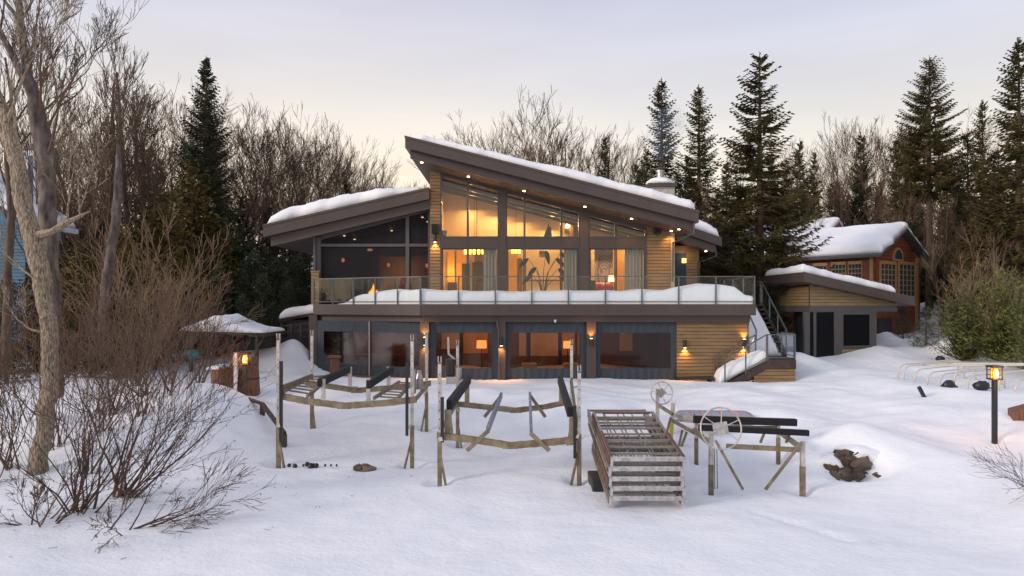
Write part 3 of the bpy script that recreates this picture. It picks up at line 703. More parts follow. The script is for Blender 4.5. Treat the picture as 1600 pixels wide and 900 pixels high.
# ---- lower storey
YP = 27.2
def lx(px, Y=YP): return xx(px, Y)
def lz(py, Y=YP): return zz(py, Y)
zg = .85
CA = (xx(496, 29.35), 29.35); CB = (xx(657, 27.3), 27.3)      # slanted left bay
cols = [(657, 671), (779.5, 790), (916, 930.5)]
for a, b in cols: part('pillar', MB().box(lx(a), lx(b), YP - .17, YP + .1, zg, bmz0 - .002), M_FASCIA)
pc = part('pillar', MB().box(xx(483, 29.45), xx(496, 29.45), 29.4, 29.65, zg + .3, zz(492, 29.4)), M_FASCIA)
def curtain(A, B, z0, z1, win, zwin, folds=True):
    """canvas curtain from A to B with a clear vinyl window; gently pleated above and below it"""
    A = Vector((*A, 0)); B = Vector((*B, 0)); d = B - A; L = d.length; d.normalize(); n = Vector((d.y, -d.x, 0))
    mb = MB(); N = max(20, int(L / .05)); us = sorted(set([i / N for i in range(N + 1)] + [t for wn_ in win for t in wn_]))
    zs = [z0, z0 + (zwin[0] - z0) * .5, zwin[0], zwin[1], (zwin[1] + z1) / 2, z1]
    K = len(zs)
    for u in us:
        p = A + d * (L * u)
        for k, z in enumerate(zs):
            am = (.035, .02, .003, .003, .012, .012)[k]
            o_ = am * (math.sin(u * L * 21 + mnoise.noise(Vector((u * 7, k, 0))) * 3)) if folds else 0
            mb.v.append((p.x + n.x * o_, p.y + n.y * o_, z))
    for i in range(len(us) - 1):
        um = (us[i] + us[i + 1]) / 2
        for k in range(K - 1):
            if k == 2 and any(a < um < b for a, b in win): continue
            mb.face(i * K + k, (i + 1) * K + k, (i + 1) * K + k + 1, i * K + k + 1)
    c = part('canvas_curtain', mb, M_CURT, smooth=True)
    for a, b in win:
        p = A + d * (L * a); q = A + d * (L * b); g = MB(); zm = (zwin[0] + zwin[1]) / 2
        g.bar((p.x, p.y, zm), (q.x, q.y, zm), .004, zwin[1] - zwin[0]); part('clear_window', g, M_VINYL, c)
    return c
def frac(px, A, B):
    p = onwall(px, A, B); return (p[0] - A[0]) / (B[0] - A[0])
c = curtain(CA, CB, zg + .1, bmz0, [(frac(506, CA, CB), frac(575, CA, CB)), (frac(580, CA, CB), frac(654, CA, CB))], (zz(571, 28.3), zz(519, 28.3)))
zp = onwall(577.5, CA, CB)
part('zipper_post', MB().box(zp[0] - .03, zp[0] + .03, zp[1] - .08, zp[1] - .045, zg + .1, bmz0), M_ALU, c)
for a, b, w0, w1 in ((671, 779.5, 681, 769), (790, 916, 797, 908), (930.5, 1057, 938, 1048)):
    A_, B_ = (lx(a), YP), (lx(b), YP); curtain(A_, B_, zg, bmz0, [(frac(w0, A_, B_), frac(w1, A_, B_))], (lz(575.5), lz(520)))
sw = MB(); siding(sw, (lx(1057), YP), (lx(1167), YP), zg, bmz0 - .002); sw.box(lx(1057), lx(1167), YP + .02, YP + .2, zg, bmz0 - .002); sw.box(lx(1167) - .2, lx(1167), YP + .2, 36, zg, bmz0 + .2)
part('siding_wall', sw, M_SIDE)
part('corner_post', MB().box(lx(1167), lx(1169.5), YP - .03, YP + .2, zg, bmz0 - .003), M_FRAME)
# porch interior
Yb = 30.4
part('lower_floor', MB().box(DA[0] + .3, lx(1057), 27.5, Yb, .8, 1.06), M_FLOOR)
bk = MB(); bk.box(DA[0] + .1, lx(1060), Yb, Yb + .2, .8, 3.6); bk.box(DA[0] + .1, DA[0] + .25, 29.7, Yb, .8, 3.6); bk.box(lx(1057), lx(1057) + .1, YP + .22, Yb, .8, 3.3)
part('lower_back_wall', bk, M_BROWNW)
def lw_(name, px0, px1, py0, py1, m, d=.04, Y=Yb - .004): return part(name, MB().box(xx(px0, Y), xx(px1, Y), Y - d, Y, zz(py1, Y), zz(py0, Y)), m)
lw_('inner_window', 829, 872, 515, 556, M_CREAM); lw_('inner_window', 690, 718, 508, 545, M_CREAM); lw_('inner_window', 724, 762, 508, 552, M_ORANGE)
lw_('inner_window', 811, 822, 515, 556, M_CREAM); lw_('inner_window', 968, 988, 515, 548, M_CREAM); lw_('inner_window', 878, 905, 515, 555, M_ORANGE)
for p_ in (826, 875, 721, 900): lw_('window_post', p_ - 2, p_ + 2, 500, 570, M_DARK, .07)
light('AREA', (xx(850, 29), 28.9, 3.15), 24, (1, .50, .22), 1.0, (R(35), 0, 0), sx=5)
light('AREA', (xx(960, 29), 28.9, 3.15), 6, (1, .48, .2), 1.0, (R(35), 0, 0), sx=2)
light('AREA', (xx(725, 29), 28.9, 3.15), 13, (1, .48, .2), 1.0, (R(35), 0, 0), sx=2)
light('AREA', (xx(590, 29.4), 29.6, 2.6), 5, (1, .28, .1), .6, (R(20), 0, 0), sx=2)

# ---- speakers, sconces, soffit lamps
def speaker(px, py, Y, label):
    t = thing('loudspeaker', P(px, py, Y), label, 'speaker', 'outdoor loudspeakers under the tall roof')
    c = P(px, py, Y); mb = MB().box(c.x - .15, c.x + .15, c.y - .28, c.y - .02, c.z - .2, c.z + .2); mb.build('cabinet', M_BLACK, t, bevel=.02)
    MB().box(c.x - .13, c.x + .13, c.y - .292, c.y - .281, c.z - .18, c.z + .18).build('grille', M_CARPET, t)
    MB().bar((c.x, c.y - .1, c.z - .2), (c.x, c.y - .0, c.z - .33), .06, .05).build('bracket', M_GREY, t)
speaker(680.5, 358, YW, 'black loudspeaker on the narrow siding strip left of the tall windows')
speaker(1026, 358, YW, 'black loudspeaker on the tan siding right of the tall windows')
def sconce(px, py, Y, up=True, down=True, nm='wall_lamp'):
    c = P(px, py, Y); t = part(nm, MB().lathe((c.x, c.y - .09, c.z - .15), [(.065, 0), (.065, .3)], 14).box(c.x - .03, c.x + .03, c.y - .06, c.y, c.z - .06, c.z + .06), M_BLACK)
    for s_, on in ((1, up), (-1, down)):
        if on:
            part('bulb', MB().lathe((c.x, c.y - .09, c.z + s_ * .155 - .004), [(.05, 0), (.05, .008)], 12), E_BULB, t)
            light('SPOT', (c.x, c.y - .1, c.z + s_ * .17), 60, (1, .42, .09), .03, (0, 0, 0) if s_ < 0 else (R(180), 0, 0), spot=110)
sconce(680, 373, YW - .0, up=False); sconce(664, 533, YP - .17); sconce(783.5, 534, YP - .17, up=False); sconce(923.5, 535, YP - .17, down=False)
sconce(1069.5, 537, YP, up=False); sconce(1162, 536, YP)
for px_, py_, Y_ in [(659, 254, 27.8), (732, 274.5, 28.3), (819, 299.5, 28.3), (914, 323, 28.3), (987, 341, 28.3), (1061, 358, 27.9), (1049, 362.5, 28.8)]:
    x = xx(px_, Y_); z = sf(x) - .002
    part('soffit_lamp', MB().lathe((x, Y_, z - .025), [(.05, 0), (.06, .025)], 12), E_BULB)
    light('SPOT', (x, Y_ + .1, z - .05), 34, (1, .46, .11), .03, (R(15), 0, 0), spot=100)
x = xx(1103, 31.5); part('soffit_lamp', MB().lathe((x, 31.5, cl(x) - .03), [(.05, 0), (.06, .025)], 12), E_BULB)
part('beam_sensor', MB().lathe(P(867.5, 501.5, YD + ins - .06), [(.03, -.06), (.05, 0), (.05, .05)], 10), M_WHITE)

# ---- room lights (real lamps of the lit room)
for px_, e in ((735, 42), (775, 42), (812, 34), (860, 42), (940, 30), (985, 18)):
    x = xx(px_, 33.0); light('AREA', (x, 33.0, cz(x) - .45), e * 1.25, (1, .53, .16), .25, (R(-20), 0, 0))
for px_ in (720, 840, 950): light('AREA', (xx(px_, 31), 31.2, 6.1), 30, (1, .60, .30), 1.5)
light('POINT', (xx(704, 32.8), 32.8, 5.6), 22, (1, .48, .08), .1)

# ================================================================ things in the rooms
def curtain_sheer(px0, px1, label):
    Y = YW + .22; x0, x1 = xx(px0, Y), xx(px1, Y); mb = MB(); N = int((x1 - x0) / .02)
    for i in range(N + 1):
        x = x0 + (x1 - x0) * i / N; y = Y + .035 * math.sin(i * .9)
        mb.v += [(x, y, 4.02), (x, y, wz(389))]
    for i in range(N): mb.face(2 * i, 2 * i + 2, 2 * i + 3, 2 * i + 1)
    tag(mb.build('sheer_curtain', M_BLIND, smooth=True), label, 'curtain', 'sheer pleated curtains at the patio doors')
curtain_sheer(755, 775, 'grey sheer curtain gathered right in the patio door under the chandelier')
curtain_sheer(881, 903, 'pale sheer curtain beside the tall houseplant')
curtain_sheer(976, 1005, 'wide grey sheer curtain right of the dark painting and table lamp')
# houseplant with paddle leaves
def paddle_plant():
    Y = 30.6; b = P(848, 476, Y); b.z = 4.0
    t = thing('houseplant', b, 'tall potted plant with paddle shaped dark leaves behind the middle patio door', 'plant')
    MB().lathe(b, [(.16, 0), (.22, .34), (.2, .34), (.19, .3)], 18).build('pot', M_DARK, t)
    st = MB(); lf = MB()
    for px_, py_, tw in ((826, 404, -.6), (838, 418, -.5), (868, 404, .6), (875, 396, 1), (872, 420, .5), (853, 392, .1), (872, 432, 1.2), (832, 430, -.7)):
        e = P(px_, py_, Y + random.uniform(-.2, .2)); m_ = b + (e - b) * .6; m_.z += .15; m_.x = b.x + (e.x - b.x) * .35
        st.tube([b + Vector((0, 0, .3)), m_, e], [.022, .016, .01], 5)
        d = Vector((tw, -.2, -.35)).normalized(); s_ = d.cross(Vector((0, 1, .2))).normalized(); L = .55
        pr = [(0, .0), (.12, .07), (.35, .11), (.65, .09), (.88, .045), (1, 0)]
        pts = [e + d * (L * a) + Vector((0, 0, -.18 * a * a)) for a, _ in pr]
        for i in range(5):
            lf.quad(pts[i] + s_ * pr[i][1], pts[i + 1] + s_ * pr[i + 1][1], pts[i + 1] + Vector((0, 0, -.02)), pts[i] + Vector((0, 0, -.02)))
            lf.quad(pts[i] + Vector((0, 0, -.02)), pts[i + 1] + Vector((0, 0, -.02)), pts[i + 1] - s_ * pr[i + 1][1], pts[i] - s_ * pr[i][1])
    st.build('stems', M_LEAF, t); lf.build('leaves', M_LEAF, t)
paddle_plant()
# cactus like sculpture on the ledge, seen above the spandrel
Ys = YW + .25; sc = P(857, 371, Ys)
mb = MB().xprism([(xx(849, Ys), zz(371, Ys)), (xx(862, Ys), zz(371, Ys)), (xx(861.5, Ys), zz(356, Ys)), (xx(858, Ys), zz(354, Ys)), (xx(856.5, Ys), zz(349, Ys)), (xx(855.5, Ys), zz(355, Ys)), (xx(852, Ys), zz(362, Ys))], Ys - .06, Ys + .06)
tag(mb.build('sculpture', M_LEAF), 'dark green pointed sculpture standing on the ledge of the middle window', 'sculpture')
bc = P(692, 371, YW + .22); mb = MB().lathe((xx(693, YW + .22), YW + .24, wz(372)), [(.1, 0), (.16, .34), (.14, .34), (.09, .03)], 16)
tag(mb.build('planter', M_BLUEB), 'small blue grey bucket on the ledge at the far left tall pane', 'bucket')
# painting
Yp = 32.2
t = thing('painting', P(946, 440, Yp), 'large grey canvas with swirling dark strokes behind the right patio door', 'painting')
MB().box(xx(929, Yp), xx(958, Yp), Yp, Yp + .04, zz(446, Yp), zz(390, Yp)).build('canvas', M_PAINT, t)
ink = MB()
for k in range(5):
    r_ = .16 + .085 * k; c0 = P(944, 424 - k * 2.0, Yp - .01)
    ink.tube([c0 + Vector((r_ * math.cos(a) * .75 , 0, r_ * math.sin(a))) for a in [R(15 + i * (200 - k * 12) / 12 - k * 6) for i in range(13)] if abs(r_ * math.cos(a) * .75) < .42], .02, 5)
ink.tube([P(936, 443, Yp - .01), P(934, 420, Yp - .01), P(938, 400, Yp - .01)], .022, 5); ink.tube([P(951, 440, Yp - .01), P(952, 424, Yp - .01), P(955, 396, Yp - .01)], .018, 5)
ink.build('brush_strokes', M_INK, t)
# table lamp, sofa
t = thing('table_lamp', P(955, 476, 31.2), 'glowing square shaded table lamp in front of the grey painting', 'lamp')
c = P(955, 440, 31.2); MB().lathe((c.x, c.y, 4.55), [(.06, 0), (.03, .1), (.02, .45)], 12).build('stem', M_DARK, t)
MB().lathe((c.x, c.y, zz(440, 31.2)), [(.14, 0), (.12, .27)], 20).build('lamp_shade', E_SHADE2, t)
MB().box(c.x - .3, c.x + .3, c.y - .2, c.y + .2, 4.5, 4.54).box(c.x - .25, c.x - .2, c.y - .1, c.y - .05, 4.0, 4.5).box(c.x + .2, c.x + .25, c.y - .1, c.y - .05, 4.0, 4.5).build('side_table', M_DARK, t)
Yq = 30.8
t = thing('sofa', P(935, 476, Yq), 'cream sofa with red cushions inside the right patio door', 'sofa')
MB().box(xx(928, Yq), xx(957, Yq), Yq, Yq + .9, 4.1, 4.42).box(xx(928, Yq), xx(957, Yq), Yq + .6, Yq + .9, 4.42, zz(441, Yq)).build('body', M_CREAM, t, bevel=.05)
for a in (936, 951): MB().blob(P(a, 449, Yq + .35), .24, .12, .2, 1, .1).build('cushion', M_REDF, t, smooth=True)
t = thing('armchair', P(924, 476, 30.2), 'dark blue armchair at the left edge of the right patio door', 'armchair')
MB().box(xx(921, 30.2), xx(931, 30.2), 30.2, 30.35, 4.1, zz(438, 30.2)).box(xx(921, 30.2), xx(931, 30.2), 30.35, 30.9, 4.1, 4.45).build('body', M_NAVY, t, bevel=.04)
# chandeliers
def chandelier(px, py, Y, n, label, sp=.17):
    c = P(px, py, Y); t = thing('chandelier', c, label, 'chandelier', 'chandeliers with yellow glass shades')
    MB().bar((c.x - sp * n / 2, c.y, c.z + .17), (c.x + sp * n / 2, c.y, c.z + .17), .03, .02).bar((c.x, c.y, c.z + .17), (c.x, c.y, cz(c.x) - .1), .015, .015).build('frame', M_DARK, t)
    for i in range(n):
        x = c.x + (i - (n - 1) / 2) * sp; MB().lathe((x, c.y, c.z - .12), [(.055, 0), (.07, .25)], 12).build('shade', E_YELL, t)
chandelier(741, 393, 31.0, 5, 'long chandelier of yellow glass shades in the leftmost patio door', .2)
chandelier(806, 392, 31.6, 3, 'short chandelier of yellow glass shades left of the tall houseplant', .16)
# dining chairs / table hint behind the left door
for px_, lab in ((706, 'dark dining chair in the left patio door, nearest the orange wall'), (752, 'dark dining chair beside the grey curtain in the left patio door')):
    Yc = 30.4; c = P(px_, 476, Yc); c.z = 4.0; t = thing('dining_chair', c, lab, 'chair', 'dining chairs inside the left patio door')
    MB().box(c.x - .22, c.x + .22, c.y - .22, c.y + .22, 4.46, 4.52).build('seat', M_DARK, t)
    MB().box(c.x - .2, c.x + .2, c.y + .2, c.y + .25, 4.56, 5.0).build('backrest', M_BROWNW, t)
    for a, b in ((-.19, -.19), (.19, -.19), (-.19, .2), (.19, .2)): MB().box(c.x + a - .02, c.x + a + .02, c.y + b - .02, c.y + b + .02, 4.0, 4.46 if b < 0 else 4.9).build('leg', M_DARK, t)
# wall light seen high at the right of the middle window, and a picture below it
Yx = 33.45
t = thing('globe_lamp', P(887, 353, Yx), 'bright round wall lamp high behind the middle window', 'lamp')
MB().blob(P(887, 353, Yx - .15), .12, .12, .1, 0, 0, 16).build('globe', E_CORE, t, smooth=True); MB().bar(P(887, 353, Yx - .1), P(887, 353, Yx + .1), .04, .04).build('arm', M_DARK, t)
tag(MB().box(xx(882, Yx), xx(889, Yx), Yx, Yx + .05, zz(365, Yx), zz(358, Yx)).build('picture', M_GREY), 'small grey picture hanging below the round wall lamp', 'picture')
# lower porch lamps
def shade_lamp(px, py0, py1, w_, Y, label, m=E_SHADE):
    c = P(px, py1, Y); t = thing('table_lamp', (c.x, c.y, 1.06), label, 'lamp', 'lamps with orange shades behind the clear curtains')
    MB().lathe((c.x, c.y, c.z), [(w_ / 2 * 1.08, 0), (w_ / 2, zz(py0, Y) - c.z)], 20).build('lamp_shade', m, t)
    MB().lathe((c.x, c.y, 1.06), [(.12, 0), (.12, .03), (.02, .05), (.02, c.z - 1.06)], 12).build('stem', M_DARK, t)
shade_lamp(752.5, 532, 544, .42, 29.6, 'orange shaded lamp behind the second curtain window')
shade_lamp(886.5, 533, 544, .34, 29.6, 'orange shaded lamp behind the third curtain window')
for a, b, lb_ in ((816, 839, 'pale armchair top at the left in the third curtain window'), (881, 905, 'pale armchair top at the right in the third curtain window')):
    Yz = 28.9; t = thing('wicker_armchair', P((a + b) / 2, 590, Yz), lb_, 'armchair', 'armchairs behind the third curtain window')
    MB().box(xx(a, Yz), xx(b, Yz), Yz, Yz + .1, 1.2, zz(568, Yz)).build('backrest', M_CREAM, t, bevel=.03); MB().box(xx(a, Yz), xx(b, Yz), Yz + .1, Yz + .6, 1.2, 1.5).build('seat', M_CREAM, t, bevel=.03)
    for q in (xx(a, Yz) + .04, xx(b, Yz) - .04):
        for y_ in (Yz + .06, Yz + .54): MB().box(q - .025, q + .025, y_ - .025, y_ + .025, 1.06, 1.2).build('leg', M_DARK, t)
# hot tub in the leftmost bay
t = thing('hot_tub', P(575, 600, 29.4), 'dark wooden hot tub in the leftmost curtained bay', 'hot tub')
MB().box(xx(525, 30), xx(628, 30), 28.9, 30.2, 1.06, 1.72).build('cabinet', M_STAVE, t, bevel=.05); MB().box(xx(523, 30), xx(630, 30), 28.85, 30.25, 1.72, 1.86).build('cover', M_BROWNW, t, bevel=.04)
# porch: lanterns, fire table, ceiling fan
for px_, py_, lab in ((607, 414, 'small warm pendant lamp in the middle of the screened porch'), (667, 415, 'small warm pendant lamp at the right edge of the screened porch'), (536, 406.5, 'small dim pendant lamp at the left of the screened porch')):
    c = P(px_, py_, 31.5); t = thing('pendant_lamp', c, lab, 'lamp', 'pendant lamps inside the screened porch')
    MB().blob(c, .075, .075, .1, 0, 0, 12).build('bulb', E_LAMP, t, smooth=True); MB().bar((c.x, c.y, c.z + .09), (c.x, c.y, al(c.x)), .012, .012).build('cord', M_BLACK, t)
c = P(583, 456, 30.6)
t = thing('fire_table', (c.x, c.y, 4.0), 'low fire table with an orange flame inside the screened porch', 'fire table')
MB().box(c.x - .5, c.x + .5, c.y - .3, c.y + .3, 4.0, 4.5).build('base', M_DARK, t, bevel=.02)
fm = MB()
for dx_, hh, rr in ((-.09, .2, .06), (0, .45, .07), (.07, .25, .06), (.16, .18, .05), (-.16, .12, .05)):
    fm.tube([(c.x + dx_, c.y, 4.49), (c.x + dx_ - .02, c.y, 4.49 + hh * .35), (c.x + dx_ + .02, c.y, 4.49 + hh * .75), (c.x + dx_, c.y, 4.49 + hh)], [rr * .8, rr, rr * .5, .004], 8)
fm.build('flame', E_FIRE, t, smooth=True)
c = P(578, 392, 31.5); t = thing('ceiling_fan', c, 'dim ceiling fan high in the screened porch', 'fan')
MB().lathe((c.x, c.y, c.z), [(.1, 0), (.13, .06), (.05, .12)], 16).build('hub', E_SHADE, t)
for a in range(4):
    v = Vector((math.cos(a * 1.57 + .3), math.sin(a * 1.57 + .3), 0)); MB().bar(c + v * .1 + Vector((0, 0, .1)), c + v * .7 + Vector((0, 0, .1)), .12, .015).build('blade', M_DARK, t)
MB().bar((c.x, c.y, c.z + .12), (c.x, c.y, al(c.x)), .03, .03).build('rod', M_DARK, t)
# low dark bench against the siding
t = thing('bench', P(1086, 594, 26.9), 'low dark bench half buried against the lower tan siding', 'bench')
Yv = 26.85
MB().box(xx(1056, Yv), xx(1113, Yv), Yv - .2, Yv + .2, zz(592, Yv), zz(588, Yv)).build('seat', M_BLACK, t, bevel=.01)
for q in (1059, 1109): MB().box(xx(q - 2, Yv), xx(q + 2, Yv), Yv - .15, Yv + .15, .8, zz(592, Yv)).build('leg', M_BLACK, t)

# ================================================================ OUTSIDE STAIR
st = thing('outdoor_staircase', (10.6, 27.5, 1.0), 'brown outdoor staircase with glass railings beside the deck', 'staircase')
YS = 26.1
X0, X1 = xx(1199, YS), xx(1244, YS); zl = zz(563, YS)
LP = [(X0, YS), (X1, YS), (11.24, 27.1), (11.24, 28.4), (X0, 28.4)]
MB().prism(LP, zl - .09, zl).build('landing', M_DKW, st)
sb_ = MB(); siding(sb_, (X0 - .5, YS + .04), (X1 - .02, YS + .04), .75, zl - .33); sb_.prism([(X0, YS + .07), (X1 - .02, YS + .07), (11.2, 27.1), (11.2, 28.3), (X0, 28.3)], .75, zl - .34); sb_.build('landing_base', M_SIDE, st)
MB().box(X0 - .05, X1, YS, YS + .06, zl - .33, zl - .093).build('landing_beam', M_DKW, st)
nst = 5; xs0 = X0; xs1 = xx(1145, YS); dzs = (zl - 1.0) / nst
for i in range(nst):
    xa_ = xs0 - (xs0 - xs1) * (i + 1) / nst; xb_ = xs0 - (xs0 - xs1) * i / nst; zt_ = zl - dzs * (i + 1)
    MB().box(xa_, xb_ - .003, YS + .03, YS + .95, zt_ - .08, zt_).box(xb_ - .04, xb_ - .004, YS + .04, YS + .94, zt_, zt_ + dzs - .085).build('step', M_DKW, st)
MB().bar((xs0, YS + .02, zl - .16), (xs1 - .1, YS + .02, .92), .05, .28).build('stringer', M_DKW, st)
# upper flight going back up to the deck
ns2 = 11; ya_, yb_ = 28.4, 31.2; dz2 = (4.0 - zl) / ns2; ux0, ux1 = 10.25, 11.35
for i in range(ns2):
    y0 = ya_ + (yb_ - ya_) * i / ns2; y1 = ya_ + (yb_ - ya_) * (i + 1) / ns2; z = zl + dz2 * (i + 1)
    MB().box(ux0, ux1, y0 + .003, y1, z - .06, z).build('step', M_DKW, st)
for x in (ux0 - .03, ux1 + .03): MB().bar((x, ya_, zl - .1), (x, yb_, 3.85), .05, .3).build('stringer', M_DKW, st)
MB().box(9.6, 11.4, 31.2, 32.4, 3.8, 3.98).build('upper_landing', M_FASCIA, st)
for x_ in (9.9, 11.3): MB().box(x_ - .06, x_ + .06, 32.2, 32.32, 1.2, 3.8).build('support_post', M_FASCIA, st)
def railrun(pts, hgt=1.0, nps=None, glass=True, nm='handrail', pr=.045):
    """sloping or level rail through base points"""
    mb = MB()
    for a, b in zip(pts[:-1], pts[1:]):
        mb.bar(Vector(a) + Vector((0, 0, hgt)), Vector(b) + Vector((0, 0, hgt)), .05, .04); mb.bar(Vector(a) + Vector((0, 0, .1)), Vector(b) + Vector((0, 0, .1)), .04, .03)
    hr = mb.build(nm, M_RAIL, st)
    for a, b in zip(pts[:-1], pts[1:]):
        a = Vector(a); b = Vector(b); n = max(1, round((b - a).length / 1.2))
        for i in range(n + 1):
            p = a + (b - a) * (i / n); MB().box(p.x - pr / 2, p.x + pr / 2, p.y - pr / 2, p.y + pr / 2, p.z - .05, p.z + hgt + .02).build('railing_post', M_RAIL, hr)
        if glass:
            for i in range(n):
                p = a + (b - a) * ((i + .04) / n); q = a + (b - a) * ((i + .96) / n); g = MB(); k = len(g.v)
                u = Vector((0, 0, 1)); g.quad(p + u * .14, q + u * .14, q + u * (hgt - .04), p + u * (hgt - .04)); g.build('glass_panel', M_RAILG, hr)
railrun([(X0 + .02, YS + .04, zl), (X1 - .03, YS + .04, zl)], .98)
railrun([(X1 - .03, YS + .08, zl), (11.2, 27.1, zl), (11.2, 28.38, zl)], .98)
railrun([(xs1 - .30, YS, .95), (X0 - .03, YS, zl)], .98)
railrun([(xs1 - .35, YS + .98, 1.0), (X0 - .1, YS + .98, zl - .05)], .98)
railrun([(11.43, 28.45, zl + .05), (11.43, 31.25, 4.02)], 1.02)
railrun([(10.17, 28.45, zl + .05), (10.17, 31.2, 4.02)], 1.02)
railrun([(11.38, 31.3, 4.0), (11.38, 32.3, 4.0)], 1.05)
# snow on the stair: lower chute and upper chute
def ramp_snow(name, label, corners, T, seed): snow_cap(name, label, corners, T, (.02, .02, .02, .02), 30, 24, seed, .25, .02)
ramp_snow('stair_snow', 'snow filling the lower stair flight behind its glass rail', [(xs1 - .5, YS + .06, .95), (X0 + .1, YS + .06, zl + .02), (X0 + .1, YS + .93, zl + .02), (xs1 - .5, YS + .93, .95)], .45, 3)
ramp_snow('stair_snow', 'steep snow slope filling the upper stair flight', [(ux0 - .55, 28.0, 1.7), (ux1 - .25, 28.35, 1.75), (ux1 - .3, 31.3, 4.0), (ux0 - .5, 31.3, 4.0)], .55, 8)

# ================================================================ CABANA on the right
cab = thing('garden_pavilion', (14.5, 31, 1.5), 'small tan sided pavilion with one slanted roof and black screens', 'pavilion')
K0, K1, K3 = (xx(1256.5, 28.8), 28.8), (xx(1430, 31), 31.0), (xx(1192.5, 32.2), 32.2)
K2 = (K1[0] + K3[0] - K0[0], K1[1] + K3[1] - K0[1])
# plane through the three top corners
za, zb2, zc = zz(425, 28.8), zz(464, 31), zz(431.5, 32.2)
def plane3(p, q, r_):
    A_ = np.array([[p[0], p[1], 1], [q[0], q[1], 1], [r_[0], r_[1], 1]]); s_ = np.linalg.solve(A_, np.array([p[2], q[2], r_[2]])); return lambda x, y: float(s_[0] * x + s_[1] * y + s_[2])
ctp = plane3((*K0, za), (*K1, zb2), (*K3, zc))
rf = MB().prism([K0, K1, K2, K3], lambda x, y: ctp(x, y) - .40, lambda x, y: ctp(x, y)).build('roof', M_FASCIA, cab)
snow_cap('pavilion_roof_snow', 'smooth snow slab on the slanted pavilion roof', [(*K0, ctp(*K0)), (*K1, ctp(*K1)), (*K2, ctp(*K2)), (*K3, ctp(*K3))], .36, (.02, 1.0, .18, .12), 90, 40, 12, .3)
G0 = (xx(1264.5, 29.6), 29.6); G1 = (xx(1400, 31.2), 31.2); G3 = (xx(1214, 32.9), 32.9)
sd_ = MB(); zs0 = zz(477.5, 29.6)
def z_at(py, px, A=G0, B=G1): p = onwall(px, A, B); return zz(py, p[1])
siding(sd_, G0, G1, zs0, ctp(*G0) - .36, z1b=ctp(*G1) - .36); siding(sd_, G3, G0, zs0, ctp(*G3) - .4, z1b=ctp(*G0) - .4)
sd_.build('siding_wall', M_SIDE2, cab)
G2 = (G1[0] + G3[0] - G0[0], G1[1] + G3[1] - G0[1])
def ins_(A, k=.02): cxm = (G0[0] + G2[0]) / 2; cym = (G0[1] + G2[1]) / 2; return (A[0] + (cxm - A[0]) * k, A[1] + (cym - A[1]) * k)
MB().prism([ins_(G0), ins_(G1), ins_(G2), ins_(G3)], zs0, lambda x, y: ctp(x, y) - .403).build('upper_wall', M_GREY, cab)
def face_strip(px0, px1, z0, z1, A, B, t=.06, off=0.0, m=M_GREY, nm='frame_post', parent=cab):
    a = onwall(px0, A, B); b = onwall(px1, A, B); mb = MB(); strip(mb, a, b, t, z0, z1, off); return mb.build(nm, m, parent)
zbm = zz(487.5, 29.6)
face_strip(1264, 1401, zbm, zs0, G0, G1, .05, -.02, nm='header_beam'); face_strip(1214, 1264, zbm, zs0, G3, G0, .05, -.02, nm='header_beam')
zgd = 1.2
for a, b in ((1256.5, 1265), (1271, 1275), (1303, 1315), (1361, 1369)):
    face_strip(a, b, zgd, zbm, G0, G1, .10, -.08)
sdoor = face_strip(1275, 1303, zgd, z_at(562, 1290), G0, G1, .05, -.03, nm='screen_door')
face_strip(1275, 1303, z_at(562, 1290), z_at(489, 1290), G0, G1, .01, -.02, M_BLACKSCR, 'screen', sdoor)
face_strip(1265, 1271, zgd, z_at(489, 1290), G0, G1, .01, -.03, M_BLACKSCR, 'side_screen')
wf = face_strip(1315, 1361, z_at(543, 1338), z_at(540, 1338), G0, G1, .07, -.03, nm='screen_window')
face_strip(1315, 1361, z_at(491.5, 1338), zbm, G0, G1, .065, -.03, nm='frame', parent=wf); face_strip(1358.5, 1361, z_at(540, 1338), z_at(491.5, 1338), G0, G1, .06, -.03, nm='frame', parent=wf)
face_strip(1315, 1317, z_at(540, 1338), z_at(491.5, 1338), G0, G1, .06, -.03, nm='frame', parent=wf)
face_strip(1317, 1358.5, z_at(540, 1338), z_at(491.5, 1338), G0, G1, .01, -.01, M_BLACKSCR, 'screen', wf)
sb_ = MB(); siding(sb_, onwall(1315, G0, G1), onwall(1361, G0, G1), zgd, z_at(543.5, 1338)); sb_.build('lower_siding', M_SIDE2, cab)
MB().prism([ins_(onwall(1262, G0, G1), .05), ins_(onwall(1369, G0, G1), .05), (G2[0] - 1.0, G2[1]), (G3[0] + .8, G3[1])], 1.2, zbm).build('inner_room', M_DARK, cab)

# ================================================================ RED LOG HOUSE
S0 = Vector((20.2, 38.0)); dg = Vector((4.9, 4.0)) / math.hypot(4.9, 4.0); ds = Vector((-dg.y, dg.x)); WG = 6.3
red = thing('red_log_house', (*S0, 2.0), 'red log house with tan framed windows and an arched gable window', 'house')
def q2(a, b): p = S0 + dg * a + ds * b; return (p.x, p.y)
ze = zz(397, 38.0); zr = 8.3; LEN = 15
side = MB(); siding(side, q2(0, LEN), q2(0, 0), 1.6, ze, .2, .03); side.build('side_wall', M_RED, red)
fr_ = MB(); siding(fr_, q2(0, 0), q2(WG, 0), 1.6, ze, .2, .03)
z = ze
while z < zr - .1:
    k = (z + .1 - ze) / (zr - ze) * WG / 2; siding(fr_, q2(k, 0), q2(WG - k, 0), z, z + .2, .2, .03); z += .2
fr_.build('gable_wall', M_RED, red)
core = MB().prism([q2(.06, .08), q2(WG - .06, .08), q2(WG - .06, LEN), q2(.06, LEN)], 1.6, ze - .05); core.build('core_wall', M_DKW, red)
ov = .45; rk = (zr - ze) / (WG / 2)
rp = MB()
